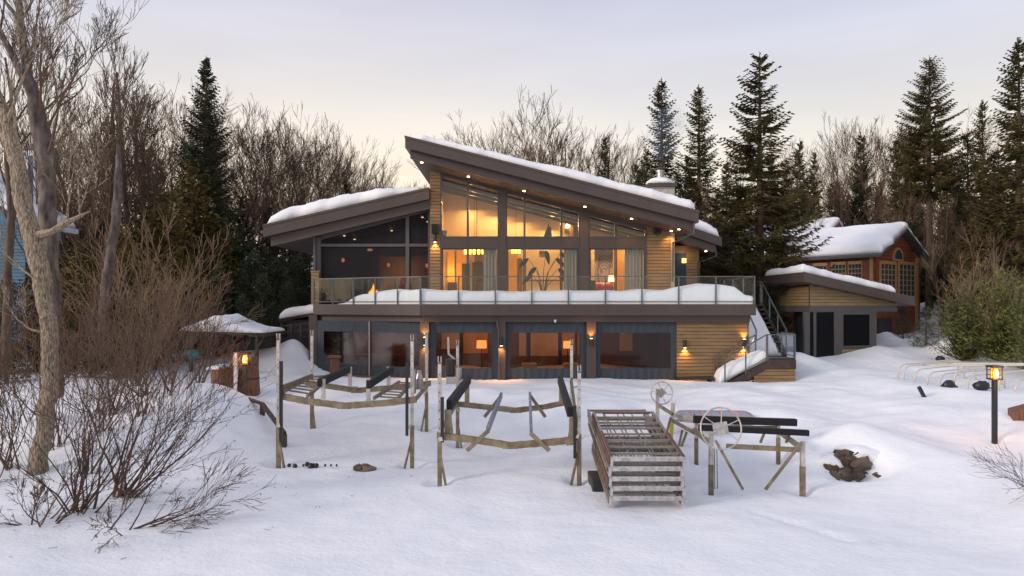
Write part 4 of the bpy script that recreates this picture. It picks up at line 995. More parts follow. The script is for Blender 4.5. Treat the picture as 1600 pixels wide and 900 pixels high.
for s_ in (0, 1):
    e0 = (-ov, ze - rk * ov); pk = (WG / 2, zr)
    pts = []
    for (a, z_) in (e0, pk):
        aa = a if s_ == 0 else WG - a
        for b in (-.5, LEN): pts.append((*q2(aa, b), z_))
    n = len(rp.v); rp.v += [(x, y, z_ + .02) for x, y, z_ in pts] + [(x, y, z_ + .14) for x, y, z_ in pts]
    for fc_ in ((0, 1, 3, 2), (4, 6, 7, 5), (0, 4, 5, 1), (2, 3, 7, 6), (0, 2, 6, 4), (1, 5, 7, 3)): rp.face(*[n + i for i in fc_])
rp.build('roof', M_GREY, red)
def corner3(a, b, z_): return (*q2(a, b), z_)
for s_, lab in ((0, 'deep snow on the left slope of the red log house roof'), (1, 'deep snow on the right slope of the red log house roof')):
    f_ = (lambda a: a) if s_ == 0 else (lambda a: WG - a)
    cs = [corner3(f_(-ov), -.45, ze - rk * ov + .145), corner3(f_(WG / 2), -.45, zr + .145), corner3(f_(WG / 2), LEN, zr + .145), corner3(f_(-ov), LEN, ze - rk * ov + .145)]
    snow_cap('roof_snow', lab, cs, .45, (.2, -.25, .0, .1), 40, 80, 20 + s_, .5, .2)
def rwin(nm, px0, px1, py0, py1, A, B, nx, nz, parent=red):
    a = onwall(px0, A, B); b = onwall(px1, A, B); pm = onwall((px0 + px1) / 2, A, B); z0, z1 = zz(py1, pm[1]), zz(py0, pm[1])
    mb = MB(); strip(mb, lerp2(a, b, -.04), lerp2(a, b, 1.04), .12, z1, z1 + .18, .0); strip(mb, lerp2(a, b, -.04), lerp2(a, b, 1.04), .12, z0 - .18, z0, .0)
    strip(mb, lerp2(a, b, -.04), a, .12, z0, z1, .0); strip(mb, b, lerp2(a, b, 1.04), .12, z0, z1, .0)
    wv = mb.build(nm, M_TRIMW, parent)
    g = MB(); strip(g, a, b, .02, z0, z1, .035); g.build('pane', M_NAVY, wv)
    mu = MB()
    for i in range(1, nx): strip(mu, lerp2(a, b, i / nx - .012), lerp2(a, b, i / nx + .012), .04, z0, z1, .058)
    for i in range(1, nz): zq = z0 + (z1 - z0) * i / nz; strip(mu, a, b, .03, zq - .025, zq + .025, .057)
    mu.build('mullions', M_TRIMW, wv)
GA, GB = q2(0, 0), q2(WG, 0); SA, SB = q2(0, LEN), q2(0, 0)
rwin('window', 1374, 1397, 413, 462, GA, GB, 4, 6); rwin('window', 1403, 1427, 414, 462, GA, GB, 4, 6)
rwin('window', 1301, 1322, 414, 434, SA, SB, 4, 3); rwin('window', 1327, 1347, 413, 434, SA, SB, 4, 3); rwin('window', 1272, 1293, 416, 434, SA, SB, 4, 3)
cm = onwall(1401.5, GA, GB); zc_ = zz(405, cm[1]); rr_ = .55
ar = MB(); da = dg
for i in range(14):
    a0, a1 = math.pi * i / 14, math.pi * (i + 1) / 14; n_ = Vector((dg.y, -dg.x))
    def pt_(a, r_, o_): p = Vector(cm) + dg * (math.cos(a) * r_) + n_ * o_; return (p.x, p.y, zc_ + math.sin(a) * r_)
    ar.quad(pt_(a0, rr_, .1), pt_(a0, rr_ + .13, .1), pt_(a1, rr_ + .13, .1), pt_(a1, rr_, .1)); ar.quad(pt_(a0, rr_ + .13, 0), pt_(a1, rr_ + .13, 0), pt_(a1, rr_ + .13, .1), pt_(a0, rr_ + .13, .1))
p0_ = Vector(cm) - dg * (rr_ + .13); p1_ = Vector(cm) + dg * (rr_ + .13); strip(ar, tuple(p0_), tuple(p1_), .1, zc_ - .12, zc_)
aw = ar.build('arched_window', M_TRIMW, red)
pn = MB(); n0 = len(pn.v); n_ = Vector((dg.y, -dg.x)); pn.v += [(*(Vector(cm) + dg * (math.cos(math.pi * i / 14) * rr_) + n_ * .05), zc_ + math.sin(math.pi * i / 14) * rr_) for i in range(15)]; pn.face(*range(15)); pn.build('pane', M_NAVY, aw)
for px_ in (1362.5,): face_strip(1359.5, 1364.5, 2, ze, SA, SB, .05, .03, M_TRIMW, 'corner_board', red)
face_strip(1429, 1433, 2, ze, GA, GB, .05, .03, M_TRIMW, 'corner_board', red)
face_strip(1370, 1392, 1.9, zz(497, 38), GA, GB, .04, .04, M_DARK, 'dark_door', red)
# rear wing with its own gable
S0b = Vector((20.7, 46.0))
def q3(a, b): p = S0b + dg * a + ds * b; return (p.x, p.y)
zeb, zrb = 8.0, 9.8; WB = 5.6
rw = MB().prism([q3(0, 0), q3(WB, 0), q3(WB, 12), q3(0, 12)], 2.5, zeb)
n = len(rw.v); rw.v += [(*q3(0, 0), zeb), (*q3(WB, 0), zeb), (*q3(WB / 2, 0), zrb)]; rw.face(n, n + 1, n + 2)
rw.build('rear_wing', M_RED, red)
rkb = (zrb - zeb) / (WB / 2)
for s_, lab in ((0, 'snow on the left slope of the red house rear gable'), (1, 'snow on the right slope of the red house rear gable')):
    f_ = (lambda a: a) if s_ == 0 else (lambda a: WB - a)
    cs = [(*q3(f_(-.4), -.4), zeb - rkb * .4), (*q3(f_(WB / 2), -.4), zrb), (*q3(f_(WB / 2), 12), zrb), (*q3(f_(-.4), 12), zeb - rkb * .4)]
    snow_cap('roof_snow', lab, cs, .4, (.1, -.2, .35, .1), 30, 60, 30 + s_, .45, .12)
for px_, py_, Y_ in ((1337, 354.5, 42.5), (1250, 342.5, 50)):
    MB().box(xx(px_, Y_) - .35, xx(px_, Y_) + .35, Y_ - .2, Y_ + .2, zz(py_, Y_) - .4, zz(py_, Y_)).build('roof_vent', M_BLACK, red)

# ================================================================ BLUE HOUSE on the far left
bh = thing('blue_house', (-26, 32, 1.8), 'teal blue house with white trim half hidden behind the left trees', 'house')
Yh = 30.0; hx1 = xx(40, Yh); hx0 = hx1 - 9
b_ = MB(); siding(b_, (hx0, Yh), (hx1, Yh), 1.5, zz(352, Yh), .15, .02); b_.box(hx0, hx1, Yh + .02, Yh + 2.5, 1.5, zz(352, Yh)); b_.build('wall', M_BLUE, bh)
zl0, zl1 = zz(300, Yh), zz(352, Yh)
rfp = [(hx1 + .55, zz(356, Yh)), (hx1 + .55, zz(349, Yh)), (hx1 - 3, zz(349, Yh) + 2.5), (hx1 - 3, zz(356, Yh) + 2.5)]
MB().xprism(rfp, Yh - .5, Yh + 2.8).build('roof', M_WHITE, bh)
gw = MB().xprism([(hx1 - 3, zl1), (hx1, zl1), (hx1 - 3, zl1 + 2.1)], Yh, Yh + .1); gw.build('gable_wall', M_BLUE, bh)
snow_cap('roof_snow', 'snow on the blue house roof behind the pale leaning trunk', [(hx1 - 3, Yh - .5, zz(349, Yh) + 2.5), (hx1 + .55, Yh - .5, zz(349, Yh)), (hx1 + .55, Yh + 2.8, zz(349, Yh)), (hx1 - 3, Yh + 2.8, zz(349, Yh) + 2.5)], .38, (0, .05, .1, .1), 30, 30, 41, .4)
cy = Yh + 1.2; cs_ = MB(); cs_.box(xx(40, cy), xx(56, cy), cy, cy + 1.0, zz(352, cy), zz(240, cy)); chs = cs_.build('chimney_chase', M_BLUE, bh)
tr = MB()
for a, b in ((38, 44.5), (53.5, 56.5)): tr.box(xx(a, cy), xx(b, cy), cy - .05, cy - .004, zz(340, cy), zz(244, cy))
tr.box(xx(37, cy), xx(57.5, cy), cy - .08, cy + 1.1, zz(244, cy), zz(236, cy)); tr.build('trim', M_WHITE, chs)
# ================================================================ BOAT LIFTS
def leg(t, X, Y, ztop, zbase, black=None, kick=1, kd=(.35, 0), w_=.075):
    """lift leg: thick weathered socket below, slimmer perforated galvanised post above, forked tip"""
    pit(X, Y, .22, .08)
    g = H(X, Y) - .25; zs = g + .25 + 1.0
    l_ = MB().bar((X, Y, g), (X, Y, zs), w_ * 1.25, w_ * 1.25).build('leg', M_ALUB, t)
    up = MB().bar((X, Y, zs - .1), (X, Y, ztop - .12), w_, w_)
    for s_ in (-1, 1): up.bar((X + s_ * w_ * .42, Y, ztop - .14), (X + s_ * w_ * .42, Y, ztop), .016, w_)
    up.bar((X - w_ * .4, Y, ztop - .145), (X + w_ * .4, Y, ztop - .145), w_, .03)
    up.m = 1; z = zs + .2
    while z < ztop - .3: up.box(X - .010, X + .010, Y - w_ / 2 - .003, Y - w_ / 2 + .002, z - .012, z + .012); z += .2
    u_ = up.build('upper_post', [M_ALUW, M_BLACK], l_)
    MB().bar((X, Y - .02, g + .95), (X + kd[0], Y - .08, g + .1), .05, .05).build('foot_brace', M_ALUB, l_)
    MB().bar((X - .02, Y - .05, zs - .04), (X + .07 * (1 if kd[0] > 0 else -1), Y - .05, zs - .02), .11, .09).build('clamp', M_ALUW, l_)
    if black:
        bx, z0, z1 = black; MB().bar((bx, Y - .06, z0), (bx, Y - .06, z1), .07, .07).build('guide_post', M_BLACK, l_)
    return l_
def vbeam(t, Y, pts, h=.15, m=None):
    mb = MB()
    for a, b in zip(pts[:-1], pts[1:]): mb.bar(a, b, .10, h)
    for a, b in zip(pts[:-1], pts[1:]):
        for f_ in (.3, .72): c = Vector(a).lerp(Vector(b), f_); d = (Vector(b) - Vector(a)).normalized(); mb.bar(c - d * .05, c + d * .05, .112, h * 1.06)
    c = Vector(pts[len(pts) // 2]); mb.bar(c - Vector((.17, 0, 0)), c + Vector((.17, 0, 0)), .112, h * 1.0)
    return mb.build('cross_beam', m or M_ALUB, t)
# lift 1, left
Y1, Y2 = 17.1, 20.2
t = thing('boat_lift', (-4.2, 18.6, .3), 'leftmost boat lift with two black bunks and ladder catwalks', 'boat lift', 'boat lifts standing in the snow')
leg(t, xx(435, Y1), Y1, zz(521, Y1), 0, (xx(440.5, Y1), zz(690, Y1), zz(564, Y1)), kd=(.18, 0))
leg(t, xx(644, Y1), Y1, zz(523, Y1), 0, (xx(636.5, Y1), zz(680, Y1), zz(566, Y1)), kd=(-.2, 0))
leg(t, xx(487.5, Y2), Y2, zz(516, Y2), 0, None, kd=(.12, 0)); leg(t, xx(666.5, Y2), Y2, zz(514, Y2), 0, None, kd=(-.15, 0))
vbeam(t, Y1, [P(440, 619, Y1), P(480, 627, Y1), P(538, 634, Y1), P(600, 630, Y1), P(651, 624, Y1)]); vbeam(t, Y2, [P(478, 598, Y2), P(510, 603, Y2), P(558, 610, Y2), P(610, 606, Y2), P(673, 599, Y2)])
for a1, a2, b1, b2 in (((442, 616), (480, 623), (488, 597), (540, 592)), ((584, 626), (619, 629), (624, 596), (645, 597))):
    f1, f2 = P(*a1, Y1), P(*a2, Y1); r1, r2 = P(*b1, Y2), P(*b2, Y2); r1.z = r2.z = f1.z + .12; 
    if a1[0] < 500: r2.x = f2.x - .05; r2.x = xx(518, Y2)
    mb = MB().bar(f1 + Vector((0, 0, .06)), r1, .06, .08).bar(f2 + Vector((0, 0, .06)), r2, .06, .08)
    for i in range(1, 8): u = i / 8; mb.bar(f1.lerp(r1, u) + Vector((0, 0, .04)), f2.lerp(r2, u) + Vector((0, 0, .04)), .09, .03)
    mb.build('catwalk', M_ALUB, t)
for (xa_, ya), (xb_, yb), (ub, vb_) in (((501, 600), (545, 577), (505, 547)), ((577, 603), (612, 578), (575.5, 607))):
    a = P(xa_, ya - 3, Y1); b = P(xb_, yb, Y2); MB().bar(a + (a - b) * .04, b + (b - a) * .04, .10, .2).build('bunk', M_CARPET, t)
    MB().bar(P(ub, 592, Y1), P(ub, 627, Y1), .10, .06).bar(P(ub - 6, 629, Y1), P(ub + 14, 629, Y1), .08, .08).build('bunk_post', M_ALUW, t); MB().bar(P(vb_, 573, Y2), P(vb_, 604, Y2), .10, .06).bar(P(vb_ - 6, 606, Y2), P(vb_ + 12, 606, Y2), .08, .08).build('bunk_post', M_ALUW, t)
MB().bar(P(440, 606, Y1), P(488, 587, Y2), .05, .12).build('side_rail', M_ALUB, t); MB().bar(P(651, 622, Y1), P(672, 597, Y2), .06, .1).build('side_rail', M_ALUB, t)
mo = MB().lathe(P(655, 608, 18.3), [(.11, 0), (.11, .28), (.07, .42), (.07, .5)], 14); mo.box(xx(643, 18), xx(649, 18), 17.9, 18.15, zz(615, 18), zz(578, 18)); mo.build('winch_motor', M_STEEL, t)
# lift 2, middle
Y1, Y2 = 15.2, 19.3
t = thing('boat_lift', (0, 17.2, .1), 'middle boat lift with splayed black bunks and blue grey inner bunks', 'boat lift', 'boat lifts standing in the snow')
leg(t, xx(687, Y1), Y1, zz(557, Y1), 0, (xx(691.5, Y1), zz(690, Y1), zz(620, Y1)), kd=(.16, 0))
leg(t, xx(905, Y1), Y1, zz(571, Y1), 0, (xx(898, Y1), zz(715, Y1), zz(633, Y1)), kd=(-.2, 0))
leg(t, xx(715, Y2), Y2, zz(531, Y2), 0, None, kd=(.12, 0)); leg(t, xx(893, Y2), Y2, zz(530, Y2), 0, None, kd=(-.12, 0))
vbeam(t, Y1, [P(683, 680, Y1), P(740, 687, Y1), P(797, 696, Y1), P(850, 692, Y1), P(900, 687, Y1)], .14); vbeam(t, Y2, [P(713, 631, Y2), P(750, 635, Y2), P(806, 641, Y2), P(850, 636, Y2), P(888, 628, Y2)], .14)
for f_, r_ in (((702, 633), (732, 593)), ((891, 644), (875, 593))):
    a, b = P(*f_, Y1), P(*r_, Y2); MB().bar(a, b + (b - a) * .02, .13, .22).build('bunk', M_CARPET, t)
    d_ = -.04 if f_[0] < 800 else .04
    MB().bar((a.x + d_, Y1, zz(688, Y1)), (a.x + d_, Y1, a.z - .1), .13, .05).bar((a.x + d_ + .12, Y1, zz(688, Y1)), (a.x + d_ + .05, Y1, a.z - .1), .05, .04).build('bunk_post', M_ALUB, t)
    MB().bar((b.x + d_, Y2, zz(632, Y2)), (b.x + d_, Y2, b.z - .1), .13, .05).build('bunk_post', M_ALUB, t)
for f_, r_, s_ in (((762, 672), (783, 618), 1), ((830, 676), (828, 617), -1)):
    a, b = P(*f_, Y1), P(*r_, Y2); MB().bar(a, b + (b - a) * .02, .07, .15).build('inner_bunk', M_BLUEB, t)
    MB().bar(P(730 if s_ > 0 else 858, 703, Y1) - Vector((0, .08, 0)), a + Vector((.02 * s_, -.06, 0)), .05, .09).build('bunk_strut', M_ALUB, t)
    MB().bar(P(757 if s_ > 0 else 852, 651, Y2) - Vector((0, .08, 0)), b + Vector((0, -.06, 0)), .05, .09).build('bunk_strut', M_ALUB, t)
MB().bar(P(684, 680, Y1), P(714, 630, Y2), .05, .1).build('side_rail', M_ALUB, t); MB().bar(P(901, 662, Y1), P(893, 595, Y2), .05, .2).build('side_rail', M_ALUB, t)
c = P(706, 588, Y2); mo = MB(); mo.box(c.x - .16, c.x + .08, c.y - .15, c.y + .12, c.z + .02, c.z + .5); o = mo.build('motor_housing', M_BLACK, t, bevel=.04)
MB().box(c.x - .14, c.x + .26, c.y - .18, c.y - .02, c.z - .2, c.z + .0).lathe((c.x + .2, c.y - .1, c.z - .1), [(.09, 0), (.09, .35)], 12).build('winch', M_STEEL, t)
MB().tube([P(700.5, 527, Y2), P(701, 553, Y2), P(711, 562, Y2)], .03, 6).build('bent_post', M_ALUW, t)
MB().tube([P(898 + 7 * math.cos(a / 3), 598 + 7 * math.sin(a / 3), Y2 - .3) for a in range(0, 17)], .012, 5).build('cable_loop', M_BLACK, t)
# lift 3, right, small with wheel
Yf, Yr = 14.7, 17.0
t = thing('small_boat_lift', (5.3, 15.8, .1), 'low boat lift with two long black bunks and a large front wheel', 'boat lift')
for px_, Y_, pt_, ww in ((1111, Yf, 676, .085), (1254, Yf, 690, .09), (1088, Yr, 659, .075), (1216, Yr, 665, .075)):
    X = xx(px_, Y_); pit(X, Y_, .22, .08); g = H(X, Y_) - .25; zt_ = zz(pt_, Y_)
    l_ = MB().box(X - ww / 2, X + ww / 2, Y_ - ww / 2, Y_ + ww / 2, g + .8, zt_).build('leg', M_ALUW, t); MB().box(X - ww / 2 - .004, X + ww / 2 + .004, Y_ - ww / 2 - .004, Y_ + ww / 2 + .004, g, g + .795).build('leg_socket', M_ALUB, l_)
MB().bar(P(1118, 688, Yf - .08), P(1161, 765, Yf - .3), .05, .05).build('brace', M_ALUB, t); MB().bar(P(1252, 692, Yf - .08), P(1196, 765, Yf - .3), .05, .05).build('brace', M_ALUB, t)
MB().bar(P(1135, 697, Yf + .3), P(1253, 703, Yf + .1), .07, .10).build('cross_beam', M_ALUB, t); MB().bar(P(1090, 668, Yr), P(1218, 668, Yr), .06, .08).build('cross_beam', M_ALUB, t)
MB().bar(P(1252, 700, Yf + .05), P(1222, 678, Yr), .08, .1).build('side_beam', M_ALUB, t); MB().bar(P(1112, 695, Yf + .05), P(1085, 672, Yr), .08, .1).build('side_beam', M_ALUB, t)
MB().bar(P(1084, 655, Yr - .1), P(1244, 660, Yr - .1), .14, .17).build('bunk', M_CARPET, t); MB().bar(P(1092, 668, Yf + 1.1), P(1263, 676.5, Yf + 1.1), .12, .13).build('bunk', M_CARPET, t)
for a, b, Y_ in ((1188, 688, 16.3), (1228, 684, 15.9)): MB().bar(P(a, 692, Y_), P(a + 8, 672, Y_), .05, .05).build('bunk_strut', M_ALUB, t)
MB().tube([P(1085, 650, 17.6), P(1085, 646, 17.6)], .02, 5).build('pin', M_ALUB, t)
for dx_ in (0, 4): MB().tube([P(1116 + dx_, 700, Yf - .06), P(1117 + dx_, 764, Yf - .1)], .008, 4).build('cable', M_BLACK, t)
def wheel(t, c, R_, n, nrm, label_plate, spin=0, pa=0):
    nrm = Vector(nrm).normalized(); w_ = MB().torus(c, nrm, R_, .018, 36, 6).build('wheel', M_ALUW, t, smooth=True); h0 = Vector((0, 0, 1)).cross(nrm).normalized(); v0 = nrm.cross(h0); a = h0 * math.cos(pa) + v0 * math.sin(pa); b = nrm.cross(a)
    for i in range(n): u = spin + 2 * math.pi * i / n; v = a * math.cos(u) + b * math.sin(u); MB().tube([c + v * R_ * .25, c + v * R_], .012, 5).build('spoke', M_ALUW, w_)
    MB().bar(c - a * R_ * .36 - nrm * .03, c + a * R_ * .36 - nrm * .03, R_ * .6, .03, up=nrm).build('hub_plate', label_plate, w_)
    MB().lathe(c - nrm * .06, [(.03, 0), (.03, .04)], 8).build('hub_bolt', M_BLACK, w_)
wheel(t, P(1126.5, 669.5, Yf - .15), xx(1158.5, Yf) - xx(1126.5, Yf), 6, (.05, -1, .18), M_ALUEND, .3, .12)
# lift 4 behind: wheel on a post with arms
Yk = 18.6
t = thing('folded_boat_lift', P(1045, 680, Yk), 'folded lift with a spoked wheel on a post behind the dock stack', 'boat lift')
MB().bar(P(1027, 700, Yk), P(1027.5, 608, Yk), .09, .08).build('post', M_ALUW, t); wheel(t, P(1034, 614, Yk - .15), .30, 6, (.1, -1, .1), M_ALU, .1, .75)
MB().bar(P(1028, 633, Yk), P(1051, 647, Yk - .6), .06, .08).build('arm', M_ALUB, t); MB().bar(P(1047, 655, Yk - .6), P(1090, 679, Yk - 1.4), .06, .08).build('arm', M_ALUB, t)
MB().bar(P(1052, 630, Yk - .5), P(1048, 688, Yk - .5), .09, .08).build('post', M_ALUW, t)
MB().bar(P(1049.4, 664, Yk - .56), P(1048.6, 678, Yk - .56), .1, .09).build('reflective_band', M_YELLOW, t); MB().bar(P(1055, 661, Yk - .7), P(1060, 661, Yk - .7), .05, .07).build('reflective_band', M_YELLOW, t)
for a, b in (((1048, 652), (1038, 690)), ((1066, 672), (1061, 696)), ((1073, 675), (1064, 700))): MB().bar(P(*a, Yk - .8), P(*b, Yk - .8), .05, .05).build('foot_brace', M_ALUB, t)
MB().bar(P(1054, 650, Yk - .3), P(1092, 655, Yk - .5), .1, .1).bar(P(1054, 656, Yk - .3), P(1092, 661, Yk - .5), .06, .05).build('crossbar', M_ALUW, t)
# faded paddle board beside it
mb = MB(); c0 = P(1054, 650, 18.9); c1 = P(1180, 651, 19.6); d = (c1 - c0); nn = 24; wv = Vector((0, .34, .12))
for i in range(nn + 1):
    u = i / nn; k = min(1, (min(u, 1 - u) / .1)) ** .5; p = c0 + d * u
    for a_, b_ in ((-1, 0), (-.7, .05), (0, .08), (.7, .05), (1, 0), (0, -.05)): mb.v.append(tuple(p + wv * (a_ * max(.05, k)) + Vector((0, 0, b_ * max(.2, k)))))
for i in range(nn):
    mb.m = 1 if i % 3 == 1 else (2 if i % 5 == 3 else 0)
    for j in range(6): q = i * 6; mb.face(q + j, q + (j + 1) % 6, q + 6 + (j + 1) % 6, q + 6 + j)
mb.m = 0; mb.face(*range(6)); mb.face(*[nn * 6 + j for j in reversed(range(6))])
M_PB = mat('faded_blue_board', (.30, .36, .44), .5, var=.15); M_PB2 = mat('faded_orange_board', (.48, .27, .20), .5, var=.15); M_PB3 = mat('grey_board', (.4, .38, .38), .5)
tag(mb.build('paddle_board', [M_PB, M_PB2, M_PB3], smooth=True), 'faded blue and orange board lying in the snow behind the black bunks', 'paddle board')
# ================================================================ DOCK SECTIONS
xd0, xd1 = 1.95, 3.36; yd0, LD = 13.5, 3.0; tilt = math.atan2(.43, 3.0)
dv_ = Vector((0, math.cos(tilt), math.sin(tilt))); uz = Vector((0, -math.sin(tilt), math.cos(tilt)))
labs = ['topmost aluminium dock section of the stack', 'second dock section from the top of the stack', 'third dock section from the top of the stack, slid back', 'fourth dock section from the top of the stack', 'lowest dock section of the stack, sunk in snow']
for k in range(5):
    off = (0, .012, .75, .02, .005)[k]; o_ = Vector((0, yd0, .03)) + uz * ((4 - k) * .203) + dv_ * (off if k != 2 else 0.0)
    Lk_ = LD + (.85 if k == 1 else 0) + (off if k == 2 else 0) - (off if k != 2 else 0)
    def D(x, s, z): return Vector((x, 0, 0)) + o_ + dv_ * s + uz * z
    x0, x1 = xd0 + (.0, -.03, -.02, .01, -.01)[k], xd1 + (.0, -.03, -.015, .02, 0)[k]
    t = thing('dock_section', D((x0 + x1) / 2, 0, 0), labs[k], 'dock section', 'aluminium dock sections stacked on the shore')
    for x, nm_ in ((x0, 'side_rail'), (x1, 'side_rail')):
        mb = MB().bar(D(x, 0, .165), D(x, Lk_, .165), .05, .055).bar(D(x, 0, .03), D(x, Lk_, .03), .05, .045)
        for s in np.linspace(.03, Lk_ - .03, 7): mb.bar(D(x, s, .03), D(x, s, .16), .04, .04)
        sr = mb.build(nm_, M_ALU, t)
        MB().bar(D(x + (-.035 if x == x0 else .035), .15 if k % 2 else .0, .10), D(x + (-.035 if x == x0 else .035), Lk_ * (.98, .75, .9, .8, .95)[k], .10), .02, .11).build('edging', M_RUST if k in (0, 2, 3) else M_ALUB, sr)
    if k == 0:
        for x in (x0 - .0, x1 + .0): MB().bar(D(x, .0, .205), D(x, 1.5, .205), .045, .02).build('edging', M_RUST, t)
        MB().bar(D(x0 + .2, Lk_ - .18, .20), D(x1 - .1, Lk_ - .18, .20), .05, .03).build('edging', M_RUST, t)
    for s in np.linspace(.22, Lk_ - .02, (8, 4, 6, 4, 4)[k]):
        MB().bar(D(x0 + .03, s, .16 if k else .17), D(x1 - .03, s, .16 if k else .17), .05, .045).build('cross_member', M_ALU, t)
    MB().bar(D(x0, -.01, .155), D(x1, -.01, .152), .05, .088).build('end_plate', M_ALUEND, t)
    for x in (x0, x1): MB().bar(D(x, -.03, .0), D(x, -.03, .195), .05, .06).build('corner_post', M_ALUEND, t)
    mid = MB()
    for q in (.3, .62) if k == 0 else (.25, .5, .75): mid.bar(D(x0 + (x1 - x0) * q, .03, .12), D(x0 + (x1 - x0) * (q - (.12 if k == 0 else 0)), Lk_ - .03, .12), .02, .025)
    mid.build('stringer', M_ALU, t)
for k, (bx, by) in enumerate(((xd0 - .12, 15.0), (xd1 + .1, 15.6))):
    b_ = MB().box(bx - .12, bx + .12, by - .5, by + .5, -.1, .24 if k == 0 else .2).build('support_block', M_BLACK, bevel=.03); tag(b_, ('black block under the left side of the dock stack', 'black block under the right side of the dock stack')[k], 'block')
# ================================================================ CANOPY HOOPS
M_HOOP = mat('pale_tube', (.62, .58, .50), .5, .2, var=.1)
t = thing('canopy_frame', (17.5, 24.5, 1.2), 'row of bent pale tube hoops sticking out of the snow', 'canopy frame')
feet = [(1403, 592), (1412, 594), (1429, 600), (1449, 605), (1468, 608), (1491, 603), (1512, 611), (1561, 608), (1586, 620), (1612, 626)]
for i, (a, b) in enumerate(feet):
    Y_ = 25.2 - .32 * i; p = P(a, b + 4, Y_); L = 2.75; h_ = .62; dd = Vector((.97, .25, .03)); pts = [p]
    if i in (5,): L = 2.2
    for q in range(0, 7): an = math.pi / 2 * q / 6; pts.append(p + dd * (.35 * (1 - math.cos(an))) + Vector((0, 0, h_ - .35 + .35 * math.sin(an))))
    for q in range(0, 7): an = math.pi / 2 * q / 6; pts.append(p + dd * (L - .35 + .35 * math.sin(an)) + Vector((0, 0, h_ - .35 + .35 * math.cos(an) + .05)))
    pts.append(p + dd * L + Vector((0, 0, -.1))); MB().tube(pts, .028, 6).build('hoop', M_HOOP, t, smooth=True)
fa = P(1403, 573, 25.4); fb = P(1600, 566, 23.2)
for dx_, dy_, dz_ in ((.5, 0, .0), (1.6, .35, .03), (2.5, .6, .02)): MB().tube([fa + Vector((dx_, dy_, dz_ + .05)), fb + Vector((dx_, dy_ * .5, dz_ - .1))], .026, 6).build('ridge_tube', M_HOOP, t)
# ================================================================ small things in the snow
def snow_thing(name, px, py, Y, label, cat, maker, m, **k):
    c = P(px, py, Y); mb = MB(); maker(mb, c); return tag(mb.build(name, m, **k), label, cat)
Yt = zz
snow_thing('covered_light', 1482, 606, 23.5, 'black rounded cover poking out of the snow below the hoops', 'garden light', lambda mb, c: (mb.blob(c + Vector((0, 0, .06)), .25, .18, .22, 3, .4), mb.blob(c + Vector((.17, 0, .03)), .16, .08, .05, 4, .3)), M_BLACK, smooth=True)
snow_thing('covered_light', 1534, 606, 23.2, 'black rounded cover with a thin spout left of the lit lamp post', 'garden light', lambda mb, c: (mb.blob(c + Vector((0,0,.08)), .26, .16, .17, 5, .4), mb.bar(c + Vector((.1, 0, .03)), c + Vector((.38, 0, -.02)), .05, .04)), M_BLACK, smooth=True)
snow_thing('covered_light', 1469, 561, 28, 'black rounded cover at the far end of the hoops', 'garden light', lambda mb, c: (mb.blob(c, .19, .14, .13, 7, .3), mb.box(c.x - .1, c.x + .15, c.y, c.y + .1, c.z - .3, c.z)), M_BLACK, smooth=True)
snow_thing('garden_board', 1443, 620, 22.0, 'black slab leaning out of the snow', 'slab', lambda mb, c: (mb.bar(c + Vector((.12, 0, -.2)), c + Vector((-.15, 0, .32)), .10, .09), mb.bar(c + Vector((-.18, -.05, -.10)), c + Vector((.18, -.05, -.08)), .2, .07)), M_BLACK)
c = P(1594, 636, 19.5); mb = MB().prism([(c.x - .2, c.y), (c.x + .9, c.y - .3), (c.x + 1.1, c.y + .4), (c.x, c.y + .5)], c.z - .5, lambda x, y: c.z - .10 + (x - c.x) * .3)
tag(mb.build('planter_box', M_STAVE, bevel=.02), 'brown wooden box corner half buried at the right edge', 'box')
random.seed(11)
rk = [(1305,735,.26),(1323,726,.30),(1345,730,.34),(1366,724,.28),(1312,748,.2),(1335,745,.3),(1358,744,.27),(1378,748,.22),(1325,715,.3),(1348,716,.32),(1390,752,.14),(1297,724,.16)]
_sl = MB().blob(P(1345, 708, 16.75), .9, .6, .25, 9, .5, 32).blob(P(1296, 722, 16.5), .3, .4, .22, 3, .4, 18).blob(P(1385, 728, 16.5), .3, .45, .25, 5, .4, 18); tag(_sl.build('bank_snow', M_CAP, smooth=True), 'snow lip hanging over the exposed boulders', 'snow', kind='stuff')
for i, (a, b, r_) in enumerate(rk):
    Y_ = 16.0 + random.uniform(-.05, .3) + (742 - b) * .008; c = P(a, b, Y_); mb = MB().blob(c + Vector((0, .1, .03)), r_ * random.uniform(.8, 1.05), r_ * .7, r_ * random.uniform(.45, .62), i * 7 + 1, .9, 12, 2.2)
    tag(mb.build('boulder', M_STONE), 'brown grey boulder in the exposed stone retaining wall', 'boulder', 'boulders of the exposed retaining wall')
for i in range(9):
    a, b = [(452,727),(461,728),(474,727),(480,725),(486,728),(494,727),(508,727),(517,727),(526,727)][i]; r_ = (.05,.06,.035,.06,.085,.06,.035,.03,.03)[i]
    c = P(a, b, 16.9); tag(MB().blob(c, r_, r_, r_, i, .5, 8).build('pebble', M_BLACK), 'small dark stone in the dotted line on the snow', 'stone', 'small stones in a line below the left lift')
for i, (a, b, r_, lab) in enumerate(((562, 731, .11, 'dark left stone of the pair before the left lift'), (573, 733, .16, 'brown right stone of the pair before the left lift'), (1496, 778, .10, 'dark stone at the foot of the right snow bank'))):
    Y_ = 16.7 if a < 1000 else 14.1
    tag(MB().blob(P(a, b, Y_), r_ * 1.3, r_, r_ * .8, i + 20, .6, 10).build('rock', M_STONE), lab, 'rock')
